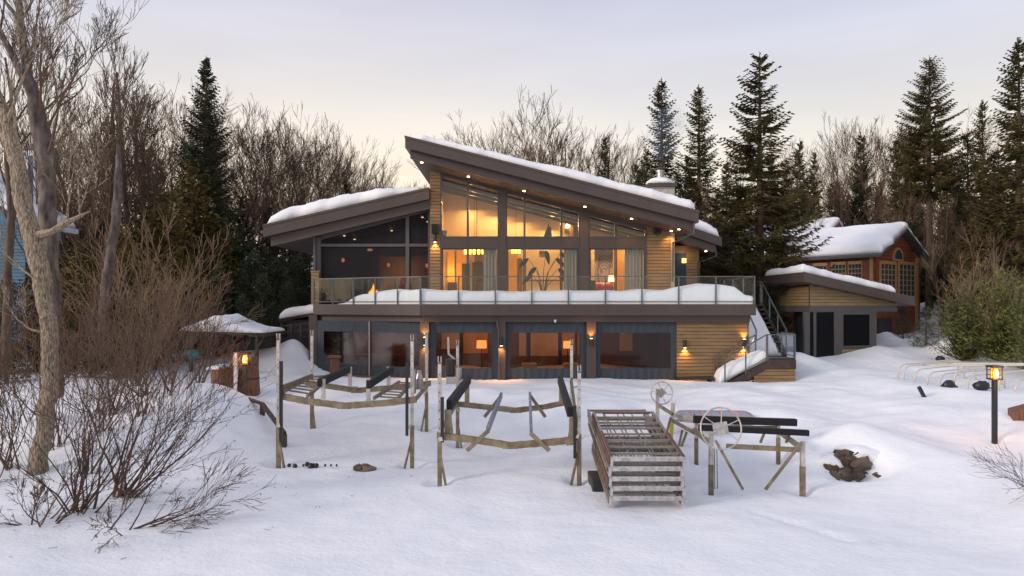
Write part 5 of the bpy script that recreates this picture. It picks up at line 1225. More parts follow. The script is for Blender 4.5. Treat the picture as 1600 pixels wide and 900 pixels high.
# ================================================================ lamp posts
def lamp_post(px, pyb, Y, pyt, label):
    X = xx(px, Y); z0 = zz(pyb, Y) - .3; zt_ = zz(pyt, Y); t = thing('lamp_post', (X, Y, z0), label, 'lamp post', 'black garden lamp posts'); pit(X, Y, .2, .05)
    hl = .38; zb = zt_ - hl
    MB().box(X - .05, X + .05, Y - .05, Y + .05, z0, zb).build('pole', M_BLACK, t)
    cg = MB().box(X - .135, X + .135, Y - .135, Y + .135, zb, zb + .035).box(X - .145, X + .145, Y - .145, Y + .145, zt_ - .045, zt_)
    for a in (-.12, .12):
        for b in (-.12, .12): cg.box(X + a - .012, X + a + .012, Y + b - .012, Y + b + .012, zb + .036, zt_ - .046)
    for z in (zb + .12, zb + .25): 
        for a in (-.126, .126): cg.box(X - .13, X + .13, Y + a - .005, Y + a + .005, z, z + .012).box(X + a - .005, X + a + .005, Y - .13, Y + .13, z + .001, z + .011)
    lt_ = cg.build('lantern', M_BLACK, t)
    MB().lathe((X, Y, zb + .04), [(.098, 0), (.098, .28)], 14).build('glass_shade', M_LANTG, lt_)
    MB().lathe((X, Y, zb + .045), [(.075, 0), (.08, .12), (.07, .25)], 12).build('glow_shade', E_LAMP, lt_)
    MB().blob((X, Y - .1, zb + .16), .035, .02, .10, 0, 0, 10).build('bulb', E_CORE, lt_, smooth=True)
    light('POINT', (X, Y - .3, zb + .15), 26, (1, .42, .10), .1)
lamp_post(1554, 690, 18.2, 571, 'black lamp post with a lit lantern alone on the right snow slope')
lamp_post(383, 632, 22.4, 551, 'black lamp post with a lit lantern beside the wooden tubs')
# ================================================================ left corner: pipe, hand rail, tubs, huts
c = P(367.5, 620, 22.8); tag(MB().lathe((c.x, c.y, c.z - .3), [(.05, 0), (.05, 1.35), (.07, 1.35), (.07, 1.75), (.05, 1.78)], 14).build('vent_pipe', M_WHITE), 'white plastic pipe standing left of the lit lamp post', 'pipe')
Yq = 19.5
t = thing('wooden_handrail', P(410, 650, Yq), 'dark wooden stair handrail descending through the snow', 'handrail')
hp = [(371, 617, 21.2), (410, 631, 20.2), (444, 677, 18.2)]; lpz = [(394, 648, 20.6), (410, 659, 20.2), (440, 695, 18.4)]
MB().bar(P(*hp[0]), P(*hp[1]), .12, .06).bar(P(*hp[1]), P(*hp[2]), .12, .06).build('top_rail', M_DKW, t); MB().bar(P(*lpz[0]), P(*lpz[1]), .05, .10).bar(P(*lpz[1]), P(*lpz[2]), .05, .10).build('lower_rail', M_DKW, t)
for (a, b, Y_), dn in zip(hp, (.55, .75, .6)): c = P(a, b, Y_); MB().box(c.x - .06, c.x + .06, c.y - .06, c.y + .06, c.z - dn, c.z - .03).build('post', M_DKW, t)
def tub(px0, px1, pyb, pyt, Y, label, lean):
    x0, x1 = xx(px0, Y), xx(px1, Y); r_ = (x1 - x0) / 2; c = Vector(((x0 + x1) / 2, Y, zz(pyb, Y) - .2)); h_ = zz(pyt, Y) - c.z; mb = MB(); t = thing('wooden_tub', c, label, 'wooden tub', 'stave wood tubs beside the lamp post')
    for i in range(22):
        a = 2 * math.pi * i / 22; v0 = Vector((math.cos(a), math.sin(a), 0)); h2 = h_ * (1 + .05 * math.sin(i * 2.7)); mb.bar(c + v0 * r_, c + v0 * r_ * lean + Vector((0, 0, h2)), .26 * r_ , .035, up=v0)
    mb.build('staves', M_STAVE, t); MB().torus(c + Vector((0, 0, h_ * .5)), (0, 0, 1), r_ * (1 + lean) / 2 + .02, .025, 28).build('hoop', M_BLACK, t)
    MB().lathe(c, [(r_ * .9, h_ * .86), (r_ * .88, h_ * .88)], 20).build('soil', M_DARK, t)
tub(372, 405, 612, 561, 24.5, 'taller brown stave tub behind the lit lamp post', .8); tub(332, 366, 612, 575, 24.0, 'shorter brown stave tub left of the white pipe', .95)
snow_cap('tub_snow', 'little snow patch on top of the shorter stave tub', [(xx(329, 24) , 23.6, zz(576, 24)), (xx(352, 24), 23.6, zz(576, 24)), (xx(352, 24), 24.6, zz(576, 24)), (xx(329, 24), 24.6, zz(576, 24))], .12, (0, 0, 0, 0), 14, 10, 50, .2, .03)
Yg = 27.0; g0, g1 = xx(281, Yg), xx(412, Yg); zg_ = zz(522, Yg); zp_ = zz(517, Yg)
t = thing('garden_shelter', ((g0 + g1) / 2, 28.2, 1.2), 'low dark garden shelter under a curved snow load', 'shelter')
gm = (g0 + g1) / 2; MB().xprism([(g0, zg_ - .02), (gm, zp_ - .05), (g1, zg_ - .12), (g1, zg_ + .02), (gm, zp_ + .08), (g0, zg_ + .10)], Yg, Yg + 2.6).build('roof', M_DKW, t)
for x in (g0 + .35, g1 - .35):
    for y in (Yg + .2, Yg + 2.3): MB().box(x - .06, x + .06, y - .06, y + .06, .9, zg_ - .05).build('post', M_DKW, t)
MB().box(g0 + .4, g1 - .4, Yg + 2.2, Yg + 2.28, 1.0, zg_ - .2).build('back_panel', M_DARK, t)
snow_cap('shelter_snow', 'domed snow covering the low garden shelter', [(g0, Yg - .05, zg_ + .12), (g1, Yg - .05, zg_ + .04), (g1, Yg + 2.6, zg_ + .04), (g0, Yg + 2.6, zg_ + .12)], .62, (0, 0, 0, 0), 60, 24, 51, .3, .06,
         prof=lambda u: .22 + .78 * math.exp(-((u - .42) / .26) ** 2))
c = P(301, 553, 27.3); tag(MB().blob(c, .3, .3, .22, 2, .2).build('buoy', M_TEAL, smooth=True), 'teal plastic object under the garden shelter', 'buoy')
Ys2 = 31.5; s0, s1 = xx(436, Ys2), xx(500, Ys2)
t = thing('garden_shed', ((s0 + s1) / 2, 32.8, 1.8), 'dark garden shed under a snowy roof against the house', 'shed')
MB().box(s0 + .3, s1, Ys2 + .2, Ys2 + 2.6, 1.2, zz(500, Ys2)).build('wall', M_DARK, t)
MB().xprism([(s0, zz(503, Ys2)), (s1, zz(491, Ys2)), (s1, zz(488, Ys2)), (s0, zz(499, Ys2))], Ys2, Ys2 + 2.9).build('roof', M_DKW, t)
mb = MB()
for z in (510, 520, 530): mb.bar(P(438, z, 30.4), P(492, z - 6, 30.4), .05, .05)
for x in (440, 455, 470, 486): mb.bar(P(x, 550, 30.4), P(x, 506, 30.4), .08, .08)
mb.build('fence_rail', M_DKW, t)
snow_cap('shed_roof_snow', 'sagging snow on the dark shed roof left of the house', [(s0, Ys2 - .05, zz(499, Ys2) + .02), (s1, Ys2 - .05, zz(488, Ys2) + .02), (s1, Ys2 + 2.9, zz(488, Ys2) + .02), (s0, Ys2 + 2.9, zz(499, Ys2) + .02)], .42, (0, 0, 0, 0), 40, 20, 52, .35, .08)

# ================================================================ TREES
def branch(mb, p, d, L, r, depth, rng, k=None, trop=.06, wig=.16, spread=.6, nch=(2, 4), minr=.006, segs=4, ratio=.62, pal=None):
    pts = [p.copy()]; rad = [r]; d = d.normalized(); q = p.copy(); dirs = []
    for i in range(segs):
        d = (d + Vector((rng.gauss(0, wig), rng.gauss(0, wig), rng.gauss(0, wig * .7) + trop))).normalized()
        q = q + d * (L / segs); pts.append(q.copy()); rad.append(max(minr, r * (1 - .62 * (i + 1) / segs))); dirs.append(d.copy())
    kk = k or (6 if r > .08 else 4 if r > .025 else 3)
    mb.tube(pts, rad, kk, cap=False)
    if depth <= 0: return
    n = rng.randint(*nch)
    for c in range(n):
        t = rng.uniform(.3, 1.0) if c else 1.0; i = min(segs - 1, int(t * segs)); base = pts[i].lerp(pts[i + 1], t * segs - i) if t < 1 else pts[-1]
        dd = dirs[i]; ax = dd.orthogonal().normalized(); ax.rotate(__import__('mathutils').Quaternion(dd, rng.uniform(0, 6.28)))
        ang = rng.uniform(.35, 1.0) * spread * (1 if c else .5); nd = dd * math.cos(ang) + ax * math.sin(ang)
        rr = max(minr, rad[min(i + 1, segs)] * (.85 if c == 0 else rng.uniform(.5, .75)))
        branch(mb, base, nd, L * ratio * rng.uniform(.75, 1.2), rr, depth - 1, rng, None, trop, wig, spread, nch, minr, segs if depth > 2 else 3, ratio)
def bare_proto(seed, Ht, kind, minr=.012):
    """leafless tree of height Ht at the origin: trunk and branching crown"""
    rng = random.Random(seed); tr = MB(); cr_ = MB(); t = thing('bare_tree', (0, 0, 0), '', '')
    r0 = Ht * (.013 if kind != 'maple' else .016); pts = [Vector((0, 0, -.5))]; rad = [r0 * 1.25]; hh = Ht * (.9 if kind == 'slim' else .45 if kind == 'maple' else .72); n = 9; d = Vector((0, 0, 1))
    for i in range(n):
        d = (d + Vector((rng.gauss(0, .05), rng.gauss(0, .05), .1))).normalized(); pts.append(pts[-1] + d * ((hh + .5) / n)); rad.append(r0 * (1 - .75 * (i + 1) / n) if kind != 'maple' else r0 * (1 - .35 * (i + 1) / n))
    tr.tube(pts, rad, 6)
    def at_(f): g = f * n; i = min(n - 1, int(g)); return pts[i].lerp(pts[i + 1], g - i), rad[i] * .6
    if kind == 'maple':
        for c in range(7):
            p, r_ = at_(rng.uniform(.55, 1.0)); a = rng.uniform(0, 6.28); el = rng.uniform(.35, 1.2)
            branch(cr_, p, Vector((math.cos(a) * math.cos(el), math.sin(a) * math.cos(el), math.sin(el))), Ht * .26, r_ * .9, 5, rng, trop=.09, wig=.09, spread=.62, nch=(2, 4), minr=minr, ratio=.68)
    elif kind == 'slim':
        for c in range(24):
            f = rng.uniform(.3, 1.0); p, r_ = at_(f); a = rng.uniform(0, 6.28); el = rng.uniform(.6, 1.2)
            branch(cr_, p, Vector((math.cos(a) * math.cos(el), math.sin(a) * math.cos(el), math.sin(el))), Ht * .17 * (1.25 - f * .8), r_ * .5, 3, rng, trop=.12, wig=.07, spread=.5, nch=(2, 4), minr=minr)
    else:
        for c in range(10):
            f = rng.uniform(.4, 1.0); p, r_ = at_(f); a = rng.uniform(0, 6.28); el = rng.uniform(.5, 1.15)
            branch(cr_, p, Vector((math.cos(a) * math.cos(el), math.sin(a) * math.cos(el), math.sin(el))), Ht * .25 * (1.2 - f * .5), r_ * .7, 4, rng, trop=.09, wig=.09, spread=.58, nch=(2, 4), minr=minr, ratio=.66)
    tr.build('trunk', M_BARK, t); cr_.build('crown', M_TWIG, t); return t, Ht
def spruce_proto(seed, Ht, Rd, m, gap=.34, base=.06, dens=1.0, droop=.35, name='spruce_tree', uplift=.2, sparse=0.0, pw=.8, bark=None):
    rng = random.Random(seed); t = thing(name, (0, 0, 0), '', ''); tr = MB(); cr_ = MB()
    tr.tube([(0, 0, -.6), (0, 0, Ht * .5), (0, 0, Ht * 1.0)], [Ht * .016, Ht * .009, .010], 7)
    z = Ht * base
    if base > .15:
        for _ in range(14):
            a = rng.uniform(0, 6.28); zz0 = rng.uniform(Ht * .08, Ht * base); L = Rd * rng.uniform(.3, .75); tr.tube([(0, 0, zz0), (math.cos(a) * L, math.sin(a) * L, zz0 - L * .25)], [.03, .008], 4)
    lob = [rng.uniform(0, 6.28) for _ in range(3)]
    while z < Ht - .4:
        f = (z - Ht * base) / (Ht * (1 - base)); Lm = Rd * (1 - f) ** pw * (.75 + .25 * min(1, f * 8)) + .06
        nb = max(4, int((5 + 4 * (1 - f)) * dens))
        for b in range(nb):
            if rng.random() < sparse * (1 - f * .7): continue
            a = rng.uniform(0, 6.28); L = Lm * rng.uniform(.6, 1.12) * (1 + .12 * math.sin(a * 2 + lob[0] + z * .7)); zz0 = z + rng.uniform(-gap, gap) * .5
            ca, sa = math.cos(a), math.sin(a); ns = max(4, int(L / .135)); dr = droop * (1.1 - f) * rng.uniform(.6, 1.3); upl = uplift + f * .6
            prev = None; pts = []
            for i in range(ns + 1):
                u = i / ns; rr = L * u; pz_ = zz0 + rr * (upl - .1) - dr * L * (math.sin(u * 2.2)) + L * .12 * u * u; pts.append(Vector((ca * rr, sa * rr, pz_)))
            cr_.m = 1; cr_.tube([pts[0], pts[ns // 2], pts[-1]], [.022 + .006 * L, .014, .006], 3, cap=False); cr_.m = 0
            side = Vector((-sa, ca, 0)); fw = Vector((ca, sa, 0))
            for i in range(1, ns + 1):
                u = i / ns; p = pts[i]; tw = L * .30 * (1 - .75 * u) + .09
                for s_ in (-1, 1):
                    for rep in range(3):
                        if u < .18 and L > 1: continue
                        dd = (side * s_ * rng.uniform(.6, 1.0) + fw * rng.uniform(.35, .9) + Vector((0, 0, rng.uniform(-.55, .05) * (1.2 - f)))).normalized(); ln = tw * rng.uniform(.65, 1.15); wd = rng.uniform(.028, .05)
                        e = p + dd * ln + Vector((0, 0, -ln * ln * .2)); nn_ = dd.cross(Vector((rng.uniform(-.6, .6), rng.uniform(-.6, .6), 1))).normalized() * wd
                        m_ = p + dd * ln * .45
                        cr_.quad(p, m_ - nn_, e, m_ + nn_)
                        if rep == 0: q = nn_.cross(dd).normalized() * wd * .9; cr_.quad(p, m_ - q, e, m_ + q)
        z += gap * (1 - .45 * f) * rng.uniform(.75, 1.2)
    for i in range(16):
        a = rng.uniform(0, 6.28); z0 = Ht * .985 - rng.uniform(0, 1.0); cr_.tri((0, 0, z0), (math.cos(a) * .09, math.sin(a) * .09, z0 + .14), (0, 0, z0 + .16))
    tr.build('trunk', bark or M_BARK, t); cr_.build('crown', [m, M_BARK], t); return t, Ht
def cedar_proto(seed, Ht, Rd, m, name='cedar_tree', n=2600, pw=.6, leaf=.2):
    """upright cedar or dense evergreen: vertical fans in clumps"""
    rng = random.Random(seed); t = thing(name, (0, 0, 0), '', ''); cr_ = MB()
    MB().tube([(0, 0, -.5), (0, 0, Ht * .9)], [Ht * .018, .02], 6).build('trunk', M_BARK, t)
    for c in range(int(n / 26)):
        f = rng.random() ** 1.15; a = rng.uniform(0, 6.28); rr = Rd * (1 - f) ** pw * rng.uniform(.35, 1.08) * (.7 + .3 * min(1, f * 6)); c0 = Vector((math.cos(a) * rr, math.sin(a) * rr, Ht * f * .97 + .1)); out = Vector((math.cos(a), math.sin(a), 0))
        cr_.m = 1; cr_.tube([Vector((0, 0, max(0, c0.z - rr * .8))), c0 + out * .1], [.02, .006], 3, cap=False); cr_.m = 0
        for _ in range(26):
            p = c0 + Vector((rng.gauss(0, .17), rng.gauss(0, .17), rng.gauss(0, .2))); dd = (out * rng.uniform(.1, .9) + Vector((rng.gauss(0, .4), rng.gauss(0, .4), rng.uniform(-.1, 1)))).normalized(); s_ = dd.orthogonal().normalized(); s_.rotate(__import__('mathutils').Quaternion(dd, rng.uniform(0, 6.28))); ln = leaf * rng.uniform(.6, 1.3); w_ = ln * .22
            cr_.quad(p, p + dd * ln * .5 - s_ * w_, p + dd * ln, p + dd * ln * .5 + s_ * w_)
    cr_.build('crown', [m, M_BARK], t); return t, Ht
random.seed(21)
SP = {'fir': spruce_proto(1, 17, 2.9, M_BLUEP, .27, .03, 1.4, .2, 'fir_tree', .3, pw=.9), 'spA': spruce_proto(2, 15, 2.7, M_PINE, .33, .06, 1.25, .45), 'spB': spruce_proto(3, 15, 2.4, M_PINE, .33, .08, 1.25, .45, sparse=.1),
      'spC': spruce_proto(4, 16, 3.0, M_PINE, .36, .24, 1.2, .5, sparse=.2), 'tall': spruce_proto(5, 17, 3.0, M_PINE, .36, .45, 1.25, .16, uplift=.12, sparse=.1, pw=.75), 'dark': spruce_proto(6, 12, 2.6, M_BLUEP, .32, .03, 1.1, .3, 'fir_tree')}
CD = {'ced': cedar_proto(1, 6, 1.25, M_CEDAR), 'cedB': cedar_proto(2, 7, 1.5, M_CEDAR, n=3200), 'hem': cedar_proto(3, 8, 1.9, M_BLUEP, 'hemlock_tree', 3800)}
BT = {'mapA': bare_proto(11, 14, 'maple', .009), 'mapB': bare_proto(12, 13, 'maple', .009), 'oakA': bare_proto(13, 14, 'round', .0085), 'oakB': bare_proto(14, 14, 'round', .0085), 'slimA': bare_proto(15, 14, 'slim', .009), 'slimB': bare_proto(16, 13, 'slim', .009)}
PROTO = {**SP, **CD, **BT}; used = {}
for _k, (_t, _h) in list(BT.items()):
    _zs = sorted(v.co.z for c_ in kids(_t) for v in c_.data.vertices); PROTO[_k] = (_t, _zs[int(len(_zs) * .9985)])
def place(kind, px, pyt, Y, label, cat, group=None, wsc=1.0, zbase=None, rz=None):
    t, Ht = PROTO[kind]; X = xx(px, Y); zb = H(X, Y) if zbase is None else zbase; s_ = (zz(pyt, Y) - zb) / Ht; rz = random.uniform(0, 6.28) if rz is None else rz
    sc_ = (s_ * wsc, s_ * wsc, s_)
    if kind not in used: used[kind] = t; o = t; o.location = (X, Y, zb); o.rotation_euler = (0, 0, rz); o.scale = sc_
    else: o = copy_tree(t, (X, Y, zb), rz, sc_)
    o['label'] = label; o['category'] = cat
    if group: o['group'] = group
    elif 'group' in o: del o['group']
    return o
# named conifers
for a in [('fir', 322, 86, 38, 'tall dense dark fir left of the house, highest evergreen on that side', 'fir tree', 1.12),
          ('spB', 1034, 120, 46, 'slender spruce behind the chimney smoke', 'spruce tree', 1.1), ('spB', 1092, 130, 49, 'slender spruce just right of the one behind the chimney', 'spruce tree', 1.1),
          ('spC', 1187, 80, 33.5, 'tall shaggy spruce with a bare lower trunk standing before the red house', 'spruce tree', 1.25),
          ('tall', 1452, 85, 44, 'tallest open crowned spruce with a long bare trunk right of the red house', 'spruce tree', 1.0),
          ('spA', 945, 210, 47, 'small pointed spruce above the middle of the roof snow', 'spruce tree', .8), ('dark', 1345, 205, 54, 'dark narrow fir behind the red house roof', 'fir tree', .8),
          ('spA', 1535, 155, 41, 'pointed spruce left of the huge one at the right edge', 'spruce tree', .8), ('spA', 1592, 58, 35, 'huge dark spruce at the right edge of the picture', 'spruce tree', 1.1),
          ('dark', 1512, 200, 43, 'shorter dark fir right of the tall open spruce', 'fir tree', .9)]:
    place(a[0], a[1], a[2], a[3], a[4], a[5], None, a[6])
g = 'dark evergreens in the woods behind the pavilion and red house'
for a in [('dark',1250,215,50,.8),('spA',1272,235,54,.8),('spB',1228,262,50,.9),('dark',1300,280,58,.9),('spA',1400,215,52,.8),('dark',1420,265,50,1),('spB',1375,280,60,.9),('spA',1480,250,50,1),('dark',1325,300,62,1),
          ('spA',1135,250,43,1.0),('dark',1158,285,39,1.0),('spA',1120,300,40,1.1),('spB',1215,300,42,1.0),('dark',1180,300,46,1.1),('dark',1262,330,56,1.1),('dark',1560,225,40,1.1),('dark',1500,300,47,1.2),('spA',1620,150,38,1.1),('dark',1440,320,56,1.1),('spA',1350,330,66,1.2),('dark',1540,320,44,1.2),('dark',1585,300,42,1.1),('spB',1205,235,58,.8)]:
    place(*a[:4], 'dark evergreen in the woods behind the pavilion and red house', 'evergreen tree', g, a[4])
for a in [('dark',995,250,44,.9),('dark',1060,265,42,1.0),('spA',1010,230,50,.8),('spA',1075,240,47,.9),('dark',1100,330,38,1.1)]:
    place(*a[:4], 'dark evergreen filling in around the chimney spruces', 'evergreen tree', 'dark evergreens around the chimney spruces', a[4])
for a in [('hem',395,395,36,1.2),('hem',430,405,38,1.2),('hem',465,400,37,1.2),('hem',365,380,38,1.2),('hem',340,420,34,1.1),('hem',410,430,34,1.2),('hem',485,420,37,1.1),('hem',450,440,34.5,1.1),('hem',500,440,39,1.2),('hem',380,430,35.5,1.3),('hem',415,450,36,1.4),('hem',445,420,40,1.5),('hem',470,450,38,1.4),('hem',355,450,36,1.4),('hem',400,470,40,1.6),('hem',330,480,37,1.5),('dark',540,275,50,.8),('hem',378,460,32.5,1)]:
    place(*a[:4], 'dark hemlock in the shade under the left roof wing', 'hemlock tree', 'dark hemlocks left of the screened porch', a[4])
for a in [('cedB',262,300,34,1.1),('cedB',232,335,33,1.1),('cedB',300,260,36,1.0),('ced',195,365,30,1.3),('cedB',160,385,29,1.2),('ced',120,400,28,1.3),('cedB',90,375,31,1.2),('ced',285,400,30,1.4),('ced',245,430,28,1.4),('ced',215,455,27,1.4),('ced',320,440,29.5,1.3),('cedB',55,420,27,1.2),('ced',10,440,24,1.2),('ced',140,460,25,1.5),('ced',180,470,26,1.4),('cedB',345,340,36,1.0),('cedB',-20,420,26,1.2),('ced',90,470,25,1.4)]:
    place(*a[:4], 'brownish green cedar in the thicket at the left', 'cedar tree', 'brownish cedars in the left thicket', a[4])
for a in [('dark',225,215,46,1.0),('dark',170,260,44,1.2),('dark',140,280,42,1.3),('spA',250,245,50,1.0),('dark',380,300,46,1.3),('dark',420,320,44,1.3),('spA',470,320,46,1.3),('dark',510,330,48,1.3),('spA',90,290,42,1.2),('dark',445,350,42,1.5)]:
    place(*a[:4], 'dark evergreen standing among the leafless trees at the left', 'evergreen tree', 'dark evergreens among the leafless trees at the left', a[4])
place('hem', 1447, 480, 31.5, 'dark bushy evergreen right of the pavilion', 'evergreen tree', None, 1.7); place('hem', 1411, 478, 33, 'narrow dark evergreen against the right pavilion corner', 'hemlock tree', None, 1.2)
# bare trees
g = 'leafless trees in the woods at the left'
random.seed(5)
L_ = [('slimA',130,75,34),('slimB',165,70,36),('slimA',204,72,37),('oakA',100,130,36),('oakB',235,118,40),('slimB',250,125,42),('oakA',275,140,44),('oakB',180,145,38),('oakB',20,110,31),('slimA',75,60,29),
      ('oakB',345,150,46),('oakA',300,150,48),('oakB',150,200,44),('oakA',210,190,46),('slimA',120,180,42),('oakB',85,190,40),('oakA',40,180,38),('oakA',255,200,50),('slimA',-30,120,33)]
for a in L_: place(*a, 'leafless tree in the woods left of the tall dark fir', 'bare tree', g, random.uniform(.85, 1.15))
for a in [('mapA',375,178,46),('mapB',430,180,47),('mapA',475,190,50),('mapB',525,215,50),('oakA',560,232,54),('oakB',410,200,54),('oakA',455,210,58),('oakB',500,225,56),('mapA',585,262,60),('oakB',350,205,50),('oakA',540,250,62),('oakB',600,285,66),('oakA',575,290,58),('slimA',480,260,60),('slimB',430,250,62),('slimA',520,275,66),('slimB',390,250,58),('slimA',555,290,52),('oakA',470,285,48),('oakB',515,295,50),('oakA',430,290,46),('mapB',640,280,72),('oakA',660,290,80)]:
    place(*a, 'leafless tree in the woods between the dark fir and the roof', 'bare tree', 'leafless woods behind the left roof wing', random.uniform(.95, 1.2))
place('mapB', 832, 163, 55, 'round crowned leafless maple above the middle of the roof', 'maple tree', None, 1.2)
for a in [('mapA',757,198,62),('oakA',785,215,66),('slimA',872,212,56),('slimB',893,208,58),('slimA',910,203,57),('slimB',930,206,60),('oakA',955,205,56),('oakB',975,215,54),('oakA',990,240,60),('oakB',880,250,62),('slimB',860,240,64),('oakA',730,240,75)]:
    place(*a, 'slender leafless tree on the skyline above the roof snow', 'bare tree', 'leafless trees on the skyline above the roof', random.uniform(.85, 1.1))
for a in [('oakB',1285,205,58),('oakA',1312,180,58),('slimB',1335,178,56),('oakB',1365,195,60),('slimA',1388,165,56),('oakA',1415,185,58),('oakB',1240,250,58),('oakA',1500,180,50),('slimB',1475,190,54),('slimA',1270,265,48),('oakB',1330,250,50),('oakA',1400,290,44),('slimB',1470,300,42),('slimA',1500,330,38),('slimB',1430,340,46),('slimA',1520,290,44),('slimA',1160,240,52),('oakB',1445,250,60),('slimB',1550,350,34),('oakA',1350,200,66),('oakA',1215,250,66)]:
    place(*a, 'leafless tree in the woods beyond the red house', 'bare tree', 'leafless trees beyond the red house', random.uniform(.85, 1.1))
for a in [('slimA',1111,270,36),('slimB',1118,290,36.5)]:
    o = place(*a, 'thin pale birch stem right of the chimney', 'birch tree', 'thin birch stems right of the chimney', .5)
# the far woods: fills the skyline base behind everything
rng = random.Random(77)
for i in range(88):
    px_ = -80 + 1760 * (i + rng.random()) / 88; Y_ = rng.uniform(68, 120); top = 330 + rng.uniform(-25, 40) + (20 if 600 < px_ < 1000 else 0) - (30 if px_ < 520 or px_ > 1150 else 0)
    if i % 3 == 0: place('dark' if i % 2 else 'spA', px_, top, Y_, 'distant evergreen far back in the woods', 'evergreen tree', 'distant evergreens behind everything', rng.uniform(1.0, 1.5))
    else: place(rng.choice(['oakA', 'oakB', 'mapA']), px_, top, Y_, 'distant leafless tree far back in the woods', 'bare tree', 'distant leafless trees behind everything', rng.uniform(1.1, 1.5))
# ---- shrubs
def shrub(name, base, stems, label, cat, m, seed, L, spreadx, dirz=(.6, 1.0), depth=3, r=.02, minr=.004, nch=(3, 5), group=None, catkin=0, lean=(0, 0), br=.25, wig=.1, ratio=.55, trop=.05):
    rng = random.Random(seed); t = thing(name, base, label, cat, group); mb = MB(); b0 = Vector(base)
    for i in range(stems):
        a = rng.uniform(0, 6.28); p = b0 + Vector((math.cos(a) * rng.uniform(0, br), math.sin(a) * rng.uniform(0, br), -.15)); d = Vector((rng.gauss(0, spreadx) + lean[0], rng.gauss(0, spreadx * .8) + lean[1], rng.uniform(*dirz)))
        branch(mb, p, d, L * rng.uniform(.6, 1.15), r * rng.uniform(.6, 1.2), depth, rng, trop=trop, wig=wig, spread=.75, nch=nch, minr=minr, segs=5, ratio=ratio)
    mb.build('branches', m, t)
    if catkin:
        ck = MB(); vs_ = mb.v
        for _ in range(catkin):
            p = Vector(rng.choice(vs_)); 
            if p.z < b0.z + .4: continue
            ck.tube([p, p + Vector((rng.uniform(-.02, .02), 0, -.045))], [.008, .006], 3)
        tag(ck.build('catkins', M_DKW, t), kind='stuff')
    return t
def gp(px, py, Y): c = P(px, py, Y); return (c.x, c.y, H(c.x, c.y))
shrub('alder_shrub', gp(125, 805, 13.0), 15, 'big foreground alder clump left of centre with fanning dark stems', 'shrub', M_TWIGR, 1, 1.75, .36, depth=3, nch=(2, 4), r=.026, catkin=260, lean=(.05, -.05))
shrub('alder_shrub', gp(185, 770, 14.0), 18, 'alder clump leaning right over the snow towards the left boat lift', 'shrub', M_TWIGR, 2, 2.3, .34, dirz=(.45, .95), depth=3, nch=(2, 4), r=.026, catkin=420, lean=(.45, 0))
shrub('alder_shrub', gp(60, 830, 12.3), 10, 'lowest alder clump at the bottom left with arching stems', 'shrub', M_TWIGR, 3, 1.0, .7, dirz=(.25, .7), depth=3, r=.024, catkin=120)
shrub('alder_shrub', gp(180, 825, 12.2), 8, 'low alder stems sprawling right across the bottom left snow', 'shrub', M_TWIGR, 4, 1.2, .35, dirz=(.1, .35), depth=3, r=.024, catkin=160, lean=(.75, 0), trop=.02)
for i, (px_, py_, Y_, L_s, ln) in enumerate([(20, 720, 16, 3.0, 0), (90, 700, 17, 3.1, 0), (150, 690, 17.5, 3.0, .1), (215, 670, 18.5, 2.9, .15), (265, 640, 19.5, 2.8, .1), (60, 690, 18.5, 3.3, 0), (180, 660, 19.5, 3.0, 0), (130, 740, 15.5, 2.7, .1), (310, 610, 22, 2.2, .1), (-20, 740, 15, 3.0, .1), (230, 630, 21, 3, 0), (350, 604, 23, 1.5, .1)]):
    shrub('bush', gp(px_, py_, Y_), 9 if i < 9 else 7, 'dense reddish leafless bush in the thicket above the left bank', 'bush', M_TWIGR if i % 3 else M_TWIG, 40 + i, L_s * .62, .28, depth=4, r=.026, minr=.005, nch=(2, 3), group='reddish bushes on the left bank', lean=(ln, 0), ratio=.62)
shrub('willow_bush', gp(215, 560, 24), 26, 'pale fan shaped bush with long straight tan stems', 'bush', M_TWIGT, 71, 3.9, .26, dirz=(.8, 1.1), depth=2, r=.022, minr=.007, nch=(3, 5), ratio=.42, wig=.06)
shrub('willow_bush', gp(265, 560, 25), 9, 'smaller tan stemmed bush right of the pale fan shaped bush', 'bush', M_TWIGT, 72, 3.2, .3, dirz=(.7, 1.1), depth=3, r=.028, minr=.008)
for i, (px_, Y_, L_s) in enumerate([(1500, 36, 2.6), (1528, 33, 2.7), (1560, 33, 1.9), (1478, 38, 2.9)]):
    c = P(px_, 500, Y_); shrub('tan_sapling', (c.x, c.y, H(c.x, c.y)), 5, ('tan leafless sapling behind the yellowish pine bush, tallest', 'tan leafless sapling rising from the yellowish pine bush', 'short tan sapling near the right edge above the pine bush', 'tan leafless sapling left of the yellowish pine bush')[i], 'sapling', M_TWIGT, 80 + i, L_s, .2, dirz=(.8, 1.1), depth=3, r=.035, minr=.009, trop=.08)
shrub('twig_shrub', gp(1640, 805, 13.2), 11, 'bare twig shrub reaching in from the right edge over the snow', 'shrub', M_TWIGR, 90, .9, .4, dirz=(.1, .8), depth=2, r=.009, minr=.0028, lean=(-.75, 0), trop=.02)
shrub('twig_shrub', gp(1312, 742, 16.0), 10, 'few dry twigs hanging over the exposed boulders', 'shrub', M_TWIGR, 91, .35, .6, dirz=(-.2, .4), depth=2, r=.008, minr=.003)
